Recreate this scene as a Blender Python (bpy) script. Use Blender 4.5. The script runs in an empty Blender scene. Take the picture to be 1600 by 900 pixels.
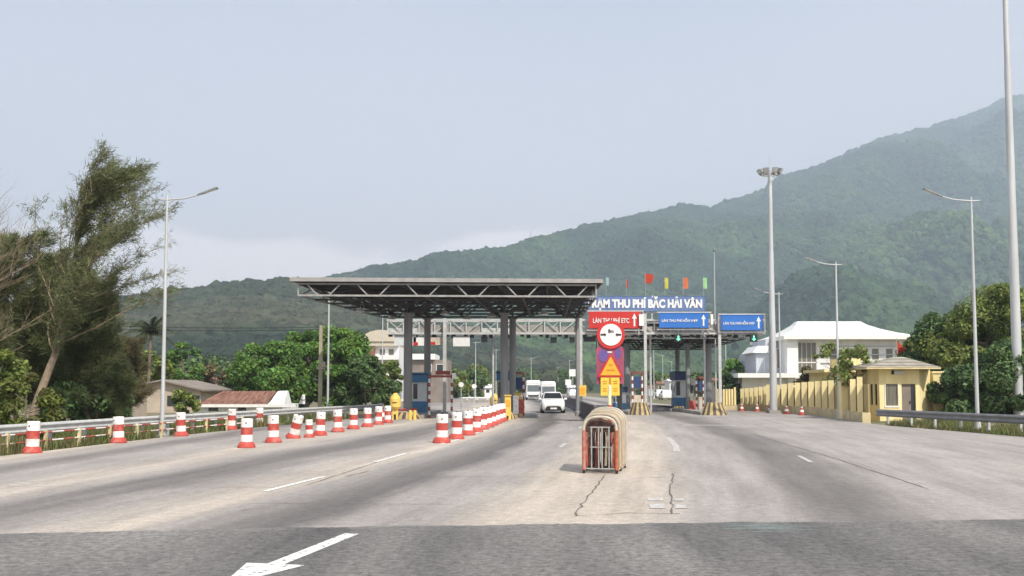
import bpy, math, random
import numpy as np
from mathutils import Vector, Matrix, noise as mnoise

rnd = random.Random(7)
S = bpy.context.scene
COL = S.collection
PI = math.pi
rad = math.radians

# ------------------------------------------------------------------ camera
F = 1500.0            # focal length in photo pixels (photo 1600 x 900)
CAMZ = 1.85
PITCH = rad(3.5)
HOR = 606.0           # row of the horizon
SHIFT = (HOR - 450) - F * math.tan(PITCH)
cam = bpy.data.cameras.new('camera')
cam.lens = 36.0 * F / 1600
cam.sensor_width = 36
cam.shift_y = SHIFT / 1600
cam.clip_start = 0.1
cam.clip_end = 60000
camo = bpy.data.objects.new('camera', cam)
camo.location = (0, 0, CAMZ)
camo.rotation_euler = (PI / 2 + PITCH, 0, 0)
COL.objects.link(camo)
S.camera = camo

def at(px, py, Y):
    """point of the place seen at photo pixel (px, py) that lies Y metres ahead"""
    xc = (px - 800) / F
    yc = ((450 - py) + SHIFT) / F
    dy = math.cos(PITCH) - yc * math.sin(PITCH)
    dz = math.sin(PITCH) + yc * math.cos(PITCH)
    t = Y / dy
    return Vector((xc * t, Y, CAMZ + dz * t))

def gnd(px, py, z=0.0):
    yc = ((450 - py) + SHIFT) / F
    dz = math.sin(PITCH) + yc * math.cos(PITCH)
    dy = math.cos(PITCH) - yc * math.sin(PITCH)
    t = (z - CAMZ) / dz
    return Vector(((px - 800) / F * t, dy * t, z))

# ------------------------------------------------------------------ light
SUN_EL, SUN_AZ = rad(48), rad(150)      # azimuth clockwise from straight ahead
world = bpy.data.worlds.new('World')
S.world = world
world.use_nodes = True
wn = world.node_tree.nodes; wl = world.node_tree.links
wn.clear()
wo = wn.new('ShaderNodeOutputWorld'); bg = wn.new('ShaderNodeBackground')
sky = wn.new('ShaderNodeTexSky'); sky.sky_type = 'NISHITA'; sky.sun_disc = False
sky.sun_elevation = SUN_EL; sky.sun_rotation = SUN_AZ
sky.air_density = 1.0; sky.dust_density = 2.5; sky.ozone_density = 1.2
bg.inputs[1].default_value = 0.118
tc = wn.new('ShaderNodeTexCoord')
sep = wn.new('ShaderNodeSeparateXYZ'); wl.new(tc.outputs['Generated'], sep.inputs[0])
# thin veil over the whole sky and a low bank of pale cloud all round the horizon
mp = wn.new('ShaderNodeMapping'); mp.inputs['Scale'].default_value = (1, 1, 3.4)
wl.new(tc.outputs['Generated'], mp.inputs[0])
nz = wn.new('ShaderNodeTexNoise'); nz.inputs['Scale'].default_value = 4.2; nz.inputs['Detail'].default_value = 7
nz.inputs['Roughness'].default_value = 0.5
wl.new(mp.outputs[0], nz.inputs['Vector'])
mA = wn.new('ShaderNodeMath'); mA.operation = 'MULTIPLY_ADD'      # z - 0.16*noise
mA.inputs[1].default_value = -0.13
wl.new(nz.outputs[0], mA.inputs[0]); wl.new(sep.outputs[2], mA.inputs[2])
cr = wn.new('ShaderNodeMapRange'); cr.interpolation_type = 'SMOOTHSTEP'
cr.inputs['From Min'].default_value = 0.096; cr.inputs['From Max'].default_value = 0.076
cr.inputs['To Min'].default_value = 0.0; cr.inputs['To Max'].default_value = 0.85
wl.new(mA.outputs[0], cr.inputs['Value'])
n2 = wn.new('ShaderNodeTexNoise'); n2.inputs['Scale'].default_value = 1.6; n2.inputs['Detail'].default_value = 5
mp2 = wn.new('ShaderNodeMapping'); mp2.inputs['Scale'].default_value = (1, 1, 2.2)
wl.new(tc.outputs['Generated'], mp2.inputs[0]); wl.new(mp2.outputs[0], n2.inputs['Vector'])
vr = wn.new('ShaderNodeMapRange'); vr.inputs['From Min'].default_value = 0.3; vr.inputs['From Max'].default_value = 0.7
vr.inputs['To Min'].default_value = 0.46; vr.inputs['To Max'].default_value = 0.62
wl.new(n2.outputs[0], vr.inputs['Value'])
mixv = wn.new('ShaderNodeMixRGB'); mixv.inputs[2].default_value = (5.75, 5.6, 5.75, 1)
wl.new(vr.outputs[0], mixv.inputs[0]); wl.new(sky.outputs[0], mixv.inputs[1])
mixc = wn.new('ShaderNodeMixRGB'); mixc.inputs[2].default_value = (10.6, 9.4, 8.7, 1)
hz1 = wn.new('ShaderNodeMapRange'); hz1.inputs['From Min'].default_value = 0.38; hz1.inputs['From Max'].default_value = 0.0
hz1.inputs['To Max'].default_value = 0.9; wl.new(sep.outputs[2], hz1.inputs['Value'])
mixh = wn.new('ShaderNodeMixRGB'); mixh.inputs[2].default_value = (8.3, 7.0, 6.3, 1)
wl.new(hz1.outputs[0], mixh.inputs[0]); wl.new(mixv.outputs[0], mixh.inputs[1])
wl.new(cr.outputs[0], mixc.inputs[0]); wl.new(mixh.outputs[0], mixc.inputs[1])
wl.new(mixc.outputs[0], bg.inputs[0]); wl.new(bg.outputs[0], wo.inputs[0])

sun = bpy.data.lights.new('sun', 'SUN'); sun.energy = 4.9; sun.angle = rad(0.9)
sun.color = (1.0, 0.93, 0.83)
suno = bpy.data.objects.new('sun', sun); COL.objects.link(suno)
sd = Vector((math.sin(SUN_AZ) * math.cos(SUN_EL), math.cos(SUN_AZ) * math.cos(SUN_EL), math.sin(SUN_EL)))
suno.rotation_euler = sd.to_track_quat('Z', 'Y').to_euler()
suno.location = (30, -30, 60)

S.view_settings.view_transform = 'Standard'
S.view_settings.look = 'None'
S.view_settings.exposure = 0.46
S.view_settings.gamma = 1
S.render.engine = 'CYCLES'
S.cycles.volume_bounces = 1
S.cycles.max_bounces = 8
S.cycles.transparent_max_bounces = 8

# ------------------------------------------------------------------ materials
def mat(name, col, rough=0.75, var=0.12, scale=3.0, bump=0.0, bscale=None, metal=0.0,
        col2=None, spec=0.4, stretch=None, island=0.0, trans=0.0, emis=0.0, thr=(0.35, 0.65)):
    m = bpy.data.materials.new(name); m.use_nodes = True
    nt = m.node_tree; n = nt.nodes; l = nt.links
    b = n['Principled BSDF']
    b.inputs['Roughness'].default_value = rough
    b.inputs['Metallic'].default_value = metal
    b.inputs['Specular IOR Level'].default_value = spec
    g = n.new('ShaderNodeNewGeometry')
    mpn = n.new('ShaderNodeMapping')
    if stretch: mpn.inputs['Scale'].default_value = stretch
    l.new(g.outputs['Position'], mpn.inputs[0])
    t = n.new('ShaderNodeTexNoise'); t.inputs['Scale'].default_value = scale; t.inputs['Detail'].default_value = 6
    l.new(mpn.outputs[0], t.inputs['Vector'])
    mr = n.new('ShaderNodeMapRange'); mr.inputs['From Min'].default_value = thr[0]; mr.inputs['From Max'].default_value = thr[1]
    l.new(t.outputs[0], mr.inputs['Value'])
    mx = n.new('ShaderNodeMixRGB')
    c2 = col2 if col2 else tuple(c * (1 - 2 * var) for c in col)
    mx.inputs[1].default_value = (*col, 1); mx.inputs[2].default_value = (*c2, 1)
    l.new(mr.outputs[0], mx.inputs[0])
    out = mx.outputs[0]
    if island:
        hsv = n.new('ShaderNodeHueSaturation')
        a = n.new('ShaderNodeMapRange'); a.inputs['To Min'].default_value = 1 - island; a.inputs['To Max'].default_value = 1 + island
        l.new(g.outputs['Random Per Island'], a.inputs['Value'])
        l.new(a.outputs[0], hsv.inputs['Value']); l.new(out, hsv.inputs['Color'])
        h = n.new('ShaderNodeMapRange'); h.inputs['To Min'].default_value = 0.475; h.inputs['To Max'].default_value = 0.52
        l.new(g.outputs['Random Per Island'], h.inputs['Value']); l.new(h.outputs[0], hsv.inputs['Hue'])
        out = hsv.outputs[0]
    l.new(out, b.inputs['Base Color'])
    if bump:
        t2 = n.new('ShaderNodeTexNoise'); t2.inputs['Scale'].default_value = bscale or scale * 6; t2.inputs['Detail'].default_value = 4
        l.new(g.outputs['Position'], t2.inputs['Vector'])
        bp = n.new('ShaderNodeBump'); bp.inputs['Strength'].default_value = 0.6; bp.inputs['Distance'].default_value = bump
        l.new(t2.outputs[0], bp.inputs['Height']); l.new(bp.outputs[0], b.inputs['Normal'])
    if trans:
        tr = n.new('ShaderNodeBsdfTranslucent'); l.new(out, tr.inputs[0])
        ms = n.new('ShaderNodeMixShader'); ms.inputs[0].default_value = trans
        l.new(b.outputs[0], ms.inputs[1]); l.new(tr.outputs[0], ms.inputs[2])
        l.new(ms.outputs[0], n['Material Output'].inputs[0])
    if emis:
        b.inputs['Emission Color'].default_value = (*col, 1); b.inputs['Emission Strength'].default_value = emis
    return m

M = dict(
    steel=mat('galvanised steel', (0.56, 0.56, 0.54), 0.5, 0.1, 4, metal=0.1),
    dsteel=mat('weathered grey steel', (0.20, 0.195, 0.19), 0.6, 0.12, 2, metal=0.2),
    truss=mat('shade-darkened truss steel', (0.075, 0.070, 0.066), 0.7, 0.15, 2),  # the same grey steel, darkened to paint in the shade under the roof
    rail=mat('shade-darkened guardrail zinc', (0.26, 0.26, 0.26), 0.6, 0.12, 2, metal=0.1),  # steel darkened in colour for the shaded side of the right guardrail
    colgrey=mat('grey painted column', (0.27, 0.275, 0.28), 0.6, 0.12, 1.5, stretch=(1, 1, .3)),
    fascia=mat('pale metal fascia', (0.36, 0.345, 0.33), 0.6, 0.12, 2),
    brace=mat('grey truss paint', (0.36, 0.35, 0.335), 0.6, 0.15, 3),
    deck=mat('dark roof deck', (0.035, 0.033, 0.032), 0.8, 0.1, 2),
    pole=mat('lamp pole zinc', (0.58, 0.59, 0.59), 0.45, 0.08, 2, metal=0.2, stretch=(1, 1, .2)),
    lamp=mat('grey lamp housing', (0.22, 0.23, 0.24), 0.5),
    lens=mat('clouded lamp lens', (0.75, 0.75, 0.72), 0.25),
    white=mat('white paint', (0.80, 0.79, 0.76), 0.55, 0.05, 3),
    whitew=mat('white rendered wall', (0.82, 0.82, 0.80), 0.8, 0.07, 1.2, stretch=(1, 1, .2)),
    greyw=mat('pale grey rendered wall', (0.50, 0.53, 0.58), 0.8, 0.06, .7),
    wroof=mat('white painted roof sheets', (0.74, 0.75, 0.73), 0.6, 0.05, 1, stretch=(6, .6, 1)),
    plastw=mat('dusty white plastic', (0.82, 0.78, 0.74), 0.55, 0.10, 5, col2=(.56, .50, .45), thr=(.5, .72)),
    plastr=mat('faded red plastic', (0.44, 0.06, 0.045), 0.6, 0.16, 5, col2=(.46, .19, .15), thr=(.48, .74)),
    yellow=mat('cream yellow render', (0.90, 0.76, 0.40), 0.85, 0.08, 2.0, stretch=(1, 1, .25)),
    yellowd=mat('shade-darkened recessed render', (0.46, 0.36, 0.17), 0.85, 0.08, 1.2),  # fence yellow darkened to stand for the shade between slabs
    plinth=mat('dirty cream plinth', (0.70, 0.58, 0.34), 0.9, 0.14, 1.6),
    grroof=mat('grey tiled roof', (0.50, 0.46, 0.38), 0.85, 0.12, 2),
    glass=mat('dark window glass', (0.035, 0.045, 0.05), 0.12, 0.2, 1, spec=0.6),
    carglass=mat('dark car glass', (0.02, 0.022, 0.024), 0.35, 0.2, 1, spec=0.2),
    curtain=mat('curtained window glass', (0.20, 0.19, 0.15), 0.3, 0.25, 3, spec=0.6, stretch=(5, 1, .3)),
    black=mat('black rubber', (0.02, 0.02, 0.02), 0.7),
    blackm=mat('black painted metal', (0.025, 0.025, 0.027), 0.5),
    carw=mat('white car paint', (0.80, 0.81, 0.80), 0.22, 0.02, 2, spec=0.6),
    silver=mat('bright lamp lens', (0.62, 0.65, 0.68), 0.15, 0.05, 8, spec=0.7),
    red=mat('red sign face', (0.56, 0.03, 0.025), 0.5, 0.06, 2),
    maroon=mat('red oxide painted steel', (0.28, 0.06, 0.05), 0.6, 0.15, 5),
    blue=mat('blue sign face', (0.03, 0.16, 0.52), 0.5, 0.05, 2),
    steelblue=mat('muted blue board', (0.13, 0.20, 0.38), 0.6, 0.06, 2),
    boothb=mat('blue booth panel', (0.06, 0.19, 0.36), 0.55, 0.08, 3),
    boothd=mat('navy booth panel', (0.03, 0.06, 0.16), 0.55, 0.08, 3),
    boothw=mat('pale booth panel', (0.66, 0.69, 0.68), 0.55, 0.05, 3),
    nosey=mat('dusty yellow kerb paint', (0.50, 0.38, 0.18), 0.8, 0.15, 5),
    nosed=mat('dusty black kerb paint', (0.11, 0.09, 0.07), 0.8, 0.2, 5),
    magenta=mat('crimson poster', (0.36, 0.07, 0.13), 0.6, 0.1, 3),
    violet=mat('violet poster print', (0.15, 0.09, 0.30), 0.6, 0.1, 3),
    yel=mat('traffic yellow paint', (0.85, 0.58, 0.13), 0.6, 0.08, 4),
    amber=mat('amber sign face', (0.90, 0.40, 0.03), 0.55, 0.05, 4),
    ochre=mat('ochre print', (0.52, 0.26, 0.02), 0.6),
    signy=mat('yellow sign face', (0.88, 0.55, 0.07), 0.55, 0.06, 4),
    orange=mat('orange painted steel', (0.50, 0.16, 0.07), 0.6, 0.2, 8),
    rust=mat('red orange worn paint', (0.40, 0.09, 0.06), 0.6, 0.18, 9, col2=(0.42, 0.24, 0.18)),
    sooty=mat('dark brown arch fill', (0.06, 0.04, 0.035), 0.7, 0.2, 8, col2=(.16, .07, .05)),  # dark brown for the plate that fills the gate's arch opening
    oldsteel=mat('dulled gate steel', (0.38, 0.36, 0.33), 0.6, 0.15, 8),
    tanp=mat('dusty tan paint', (0.42, 0.35, 0.25), 0.6, 0.15, 6),
    ochp=mat('faded ochre paint', (0.52, 0.33, 0.13), 0.6, 0.15, 6),
    cream=mat('cream painted steel', (0.60, 0.53, 0.42), 0.6, 0.12, 6),
    bark=mat('grey brown bark', (0.20, 0.16, 0.12), 0.9, 0.2, 6, bump=0.02),
    barkl=mat('pale tan bark', (0.34, 0.26, 0.18), 0.9, 0.2, 5, bump=0.02),
    conc=mat('weathered concrete', (0.36, 0.34, 0.31), 0.9, 0.14, 2.2, bump=0.004),
    concd=mat('sooty concrete barrier', (0.12, 0.105, 0.11), 0.9, 0.2, 1.5, bump=0.004),
    concp=mat('yellowed concrete post', (0.42, 0.37, 0.27), 0.9, 0.12, 2),
    tan=mat('tan rendered gable', (0.50, 0.42, 0.33), 0.9, 0.1, 1.0),
    rustroof=mat('rusty corrugated roof', (0.14, 0.062, 0.045), 0.9, 0.2, 2.4, col2=(0.26, 0.14, 0.10), stretch=(2.2, .5, .5)),
    tileroof=mat('red brown tile roof', (0.28, 0.13, 0.09), 0.85, 0.15, 2),
    brown=mat('brown grey wall', (0.26, 0.22, 0.19), 0.9, 0.12, 1),
    wire=mat('dark cable', (0.03, 0.03, 0.035), 0.7),
    flagr=mat('orange red flag cloth', (0.62, 0.08, 0.04), 0.8, 0.1, 5, trans=.25),
    flagy=mat('yellow banner cloth', (0.72, 0.66, 0.10), 0.8, 0.08, 5, trans=.25),
    flago=mat('orange banner cloth', (0.75, 0.22, 0.10), 0.8, 0.08, 5, trans=.25),
    flagg=mat('pale green banner cloth', (0.42, 0.80, 0.38), 0.8, 0.08, 5, trans=.25),
    flagb=mat('pale blue banner cloth', (0.40, 0.62, 0.62), 0.8, 0.08, 5, trans=.25),
    greenl=mat('green signal light', (0.15, 0.9, 0.45), 0.4, 0.02, 4, emis=1.2),
    paint=mat('worn road paint', (0.72, 0.71, 0.68), 0.8, 0.05, 13, col2=(0.27, 0.26, 0.25), thr=(.54, .64), bump=0.001),
    paintf=mat('faded road paint', (0.52, 0.50, 0.47), 0.85, 0.08, 9, col2=(0.38, 0.36, 0.34), thr=(.4, .62)),
    crack=mat('crack filler', (0.17, 0.15, 0.13), 0.95, 0.2, 6),
    tire=mat('dark skid rubber', (0.1, 0.1, 0.1), 0.9),
)
LEAF = dict(
    green=mat('broad green leaves', (0.18, 0.31, 0.06), 0.6, 0.2, .5, island=.6, trans=.4, col2=(0.09, 0.18, 0.04)),
    olive=mat('olive leaves', (0.26, 0.30, 0.07), 0.65, 0.2, .5, island=.6, trans=.4, col2=(0.13, 0.18, 0.05)),
    dark=mat('dark green leaves', (0.135, 0.21, 0.07), 0.6, 0.2, .5, island=.65, trans=.35, col2=(0.07, 0.125, 0.04)),
    lime=mat('yellow green leaves', (0.15, 0.19, 0.03), 0.6, 0.2, .9, island=.5, trans=.3, col2=(0.10, 0.09, 0.03)),
    needle=mat('casuarina needles', (0.15, 0.185, 0.07), 0.7, 0.2, .5, island=.5, trans=.25, col2=(0.14, 0.15, 0.06)),
    dry=mat('dry brown foliage', (0.16, 0.13, 0.06), 0.8, 0.2, .7, island=.45, trans=.2, col2=(0.09, 0.08, 0.035)),
    palm=mat('palm fronds', (0.065, 0.080, 0.025), 0.6, 0.2, 1, island=.4, trans=.15),
    grass=mat('verge grass blades', (0.15, 0.20, 0.05), 0.8, 0.2, .6, island=.45, trans=.35, col2=(0.21, 0.19, 0.09)),
)

# ------------------------------------------------------------------ mesh builder
class MB:
    def __init__(s): s.v = []; s.f = []; s.m = []; s.sm = []
    def add(s, vs, fs, mi=0, smooth=False):
        o = len(s.v); s.v += [tuple(v) for v in vs]
        for f in fs:
            s.f.append(tuple(i + o for i in f)); s.m.append(mi); s.sm.append(smooth)
        return s
    def box(s, x0, x1, y0, y1, z0, z1, mi=0):
        vs = [(x, y, z) for z in (z0, z1) for y in (y0, y1) for x in (x0, x1)]
        return s.add(vs, [(0, 2, 3, 1), (4, 5, 7, 6), (0, 1, 5, 4), (2, 6, 7, 3), (0, 4, 6, 2), (1, 3, 7, 5)], mi)
    def hexa(s, lo, hi, mi=0):
        n = len(lo)
        return s.add(list(lo) + list(hi), [tuple(range(n))[::-1], tuple(range(n, 2 * n))] +
                     [(i, (i + 1) % n, n + (i + 1) % n, n + i) for i in range(n)], mi)
    def beam(s, a, b, w, h=None, mi=0):
        a = Vector(a); b = Vector(b); h = h or w
        d = (b - a).normalized()
        up = Vector((0, 0, 1)) if abs(d.z) < .95 else Vector((0, 1, 0))
        r = d.cross(up).normalized() * w / 2; u = r.cross(d).normalized() * h / 2
        return s.hexa([a - r - u, a + r - u, a + r + u, a - r + u], [b - r - u, b + r - u, b + r + u, b - r + u], mi)
    def tube(s, pts, rs, n=8, mi=0, cap=True):
        pts = [Vector(p) for p in pts]
        if not hasattr(rs, '__len__'): rs = [rs] * len(pts)
        vs = []; prev = None
        for i, p in enumerate(pts):
            d = (pts[min(i + 1, len(pts) - 1)] - pts[max(i - 1, 0)]).normalized()
            if prev is None:
                up = Vector((0, 0, 1)) if abs(d.z) < .9 else Vector((1, 0, 0))
                r = d.cross(up).normalized()
            else:
                r = (prev - d * prev.dot(d)).normalized()
            prev = r; u = d.cross(r)
            for k in range(n):
                a = 2 * PI * k / n
                vs.append(p + (r * math.cos(a) + u * math.sin(a)) * rs[i])
        fs = []
        for i in range(len(pts) - 1):
            for k in range(n):
                fs.append((i * n + k, i * n + (k + 1) % n, (i + 1) * n + (k + 1) % n, (i + 1) * n + k))
        s.add(vs, fs, mi, True)
        if cap:
            s.add(vs[:n], [tuple(range(n))[::-1]], mi); s.add(vs[-n:], [tuple(range(n))], mi)
        return s
    def lathe(s, prof, c=(0, 0, 0), n=16, mats=None, cap=True):
        """prof: list of (r, z); mats: material index for each segment"""
        c = Vector(c)
        for i in range(len(prof) - 1):
            vs = []
            for r, z in prof[i:i + 2]:
                for k in range(n):
                    a = 2 * PI * k / n
                    vs.append((c.x + r * math.cos(a), c.y + r * math.sin(a), c.z + z))
            s.add(vs, [(k, (k + 1) % n, n + (k + 1) % n, n + k) for k in range(n)], mats[i] if mats else 0, True)
        if cap:
            r, z = prof[-1]
            if r > 0.001:
                s.add([(c.x + r * math.cos(2 * PI * k / n), c.y + r * math.sin(2 * PI * k / n), c.z + z) for k in range(n)],
                      [tuple(range(n))], mats[-1] if mats else 0)
        return s
    def plate(s, poly, y0, y1, mi=0):
        """polygon in x/z, counter-clockwise as seen from the camera, thickened y0..y1"""
        return s.hexa([(x, y0, z) for x, z in poly], [(x, y1, z) for x, z in poly], mi)
    def build(s, name, mats, parent=None, origin=(0, 0, 0)):
        me = bpy.data.meshes.new(name)
        o = Vector(origin)
        me.from_pydata([(v[0] - o.x, v[1] - o.y, v[2] - o.z) for v in s.v], [], s.f)
        if not isinstance(mats, (list, tuple)): mats = [mats]
        for m in mats: me.materials.append(m)
        me.polygons.foreach_set('material_index', s.m)
        me.polygons.foreach_set('use_smooth', s.sm)
        me.update()
        ob = bpy.data.objects.new(name, me); COL.objects.link(ob)
        if parent: ob.parent = parent
        else: ob.location = o
        return ob

def np_mesh(name, V, Fc, m, parent=None, loc=(0, 0, 0), smooth=False):
    V = np.asarray(V, np.float32); Fc = np.asarray(Fc, np.int32)
    k = Fc.shape[1]
    me = bpy.data.meshes.new(name)
    me.vertices.add(len(V)); me.vertices.foreach_set('co', V.ravel())
    me.loops.add(Fc.size); me.loops.foreach_set('vertex_index', Fc.ravel())
    me.polygons.add(len(Fc)); me.polygons.foreach_set('loop_start', np.arange(0, Fc.size, k, dtype=np.int32))
    me.polygons.foreach_set('use_smooth', np.full(len(Fc), smooth))
    me.update(calc_edges=True); me.validate()
    me.materials.append(m)
    ob = bpy.data.objects.new(name, me); COL.objects.link(ob); ob.parent = parent; ob.location = loc
    return ob

def tag(o, label=None, cat=None, group=None, kind=None):
    if label: o['label'] = label
    if cat: o['category'] = cat
    if group: o['group'] = group
    if kind: o['kind'] = kind
    return o

def thing(name, label, cat, loc=(0, 0, 0), rz=0, group=None):
    e = bpy.data.objects.new(name, None); COL.objects.link(e)
    e.location = loc; e.rotation_euler = (0, 0, rz); e.empty_display_size = .3
    return tag(e, label, cat, group)

KIDS = {}
def kids(o): return [c for c in bpy.data.objects if c.parent == o]
def dup(root, loc, rz=0, label=None, scale=None, name=None):
    if root.name not in KIDS:
        KIDS[root.name] = [(c, kids(c)) for c in kids(root)]
    r = root.copy(); COL.objects.link(r); r.location = loc; r.rotation_euler = (0, 0, rz)
    if label: r['label'] = label
    if scale: r.scale = scale if hasattr(scale, '__len__') else (scale,) * 3
    for c, g in KIDS[root.name]:
        d = c.copy(); COL.objects.link(d); d.parent = r
        for x in g:
            y = x.copy(); COL.objects.link(y); y.parent = d
    return r

ORD = ['nearest', 'second', 'third', 'fourth', 'fifth', 'sixth', 'seventh', 'eighth', 'ninth', 'tenth', 'eleventh', 'twelfth',
       'thirteenth', 'fourteenth', 'fifteenth', 'sixteenth', 'seventeenth', 'eighteenth', 'nineteenth', 'twentieth']

def text_mesh(name, body, w, h, m, parent, loc, depth=0.02, bold=0.02, rx=PI / 2):
    cu = bpy.data.curves.new(name, 'FONT'); cu.body = body; cu.size = 1; cu.offset = bold; cu.extrude = 0.01
    cu.resolution_u = 3
    to = bpy.data.objects.new('tmp', cu); COL.objects.link(to)
    me = bpy.data.meshes.new_from_object(to)
    bpy.data.objects.remove(to); bpy.data.curves.remove(cu)
    n = len(me.vertices); a = np.empty(n * 3, np.float32); me.vertices.foreach_get('co', a); a = a.reshape(-1, 3)
    lo = a.min(0); hi = a.max(0)
    a = (a - (lo + hi) / 2) / np.maximum(hi - lo, 1e-6) * np.array([w, h, depth])
    me.vertices.foreach_set('co', a.astype(np.float32).ravel()); me.update()
    me.materials.clear(); me.materials.append(m)
    o = bpy.data.objects.new(name, me); COL.objects.link(o); o.parent = parent; o.location = loc
    o.rotation_euler = (rx, 0, 0)
    return o

def vnoise(x, y, seed=0):
    """value noise on numpy arrays"""
    xi = np.floor(x).astype(np.int64); yi = np.floor(y).astype(np.int64)
    fx = x - xi; fy = y - yi; fx = fx * fx * (3 - 2 * fx); fy = fy * fy * (3 - 2 * fy)
    def h(a, b):
        n = (a * 374761393 + b * 668265263 + seed * 974634777) & 0x7fffffff
        n = ((n ^ (n >> 13)) * 1274126177) & 0x7fffffff
        return ((n ^ (n >> 16)) & 0xffff) / 65535.0
    return (h(xi, yi) * (1 - fx) + h(xi + 1, yi) * fx) * (1 - fy) + (h(xi, yi + 1) * (1 - fx) + h(xi + 1, yi + 1) * fx) * fy
def fbm(x, y, o=4, seed=0):
    s = 0; a = 1; t = 0
    for i in range(o):
        s = s + a * (vnoise(x * 2 ** i, y * 2 ** i, seed + i) - .5); t += a; a *= .5
    return s / t * 2

# ------------------------------------------------------------------ ground and road
def smoothstep(a, b, x):
    t = np.clip((x - a) / (b - a), 0, 1); return t * t * (3 - 2 * t)

gm = mat('dry grassy ground', (0.10, 0.11, 0.045), 0.95, 0.2, .25, col2=(0.21, 0.17, 0.11), bump=.02, bscale=9)
g = MB()
R_ = 7500
g.add([(-R_, -2000, -.06), (R_, -2000, -.06), (R_, 6000, -.06), (-R_, 6000, -.06)], [(0, 1, 2, 3)])
tag(g.build('ground', gm), kind='structure')

CY = [-30, 5, 10, 17, 25, 31, 42, 51, 69, 100, 330]
CX = [-6.5, -2.6, -1.4, 0, 1.3, 2.25, 3.5, 4.35, 5.3, 5.9, 5.9]
ELY = [-30, 26, 31, 38, 45, 52, 60, 64, 90, 330]
ELX = [-14.5, -13.9, -13.5, -12.9, -11.9, -10.6, -9.3, -9.0, -10.5, -14]
ERY = [-30, 30, 36, 48, 51, 58, 66, 71, 79, 100, 330]
ERX = [21.5, 20, 19.3, 18.4, 18.7, 19.6, 20.5, 20.2, 18.6, 17.5, 15]
ys = np.concatenate([np.arange(-30, 12, 1.5), np.arange(12, 60, .5), np.arange(60, 120, 2), np.arange(120, 331, 10)])
nx = 90
EL = np.interp(ys, ELY, ELX); ER = np.interp(ys, ERY, ERX); CC = np.interp(ys, CY, CX)
tt = np.linspace(0, 1, nx)
X = EL[:, None] + (ER - EL)[:, None] * tt[None, :]
Yg = np.repeat(ys[:, None], nx, 1)
w = smoothstep(-13.5, -3.0, X)
U = X - CC[:, None] * w
V = np.stack([X, Yg, np.zeros_like(X)], -1).reshape(-1, 3)
I = np.arange(len(ys) * nx).reshape(len(ys), nx)
Q = np.stack([I[:-1, :-1], I[:-1, 1:], I[1:, 1:], I[1:, :-1]], -1).reshape(-1, 4)

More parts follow.
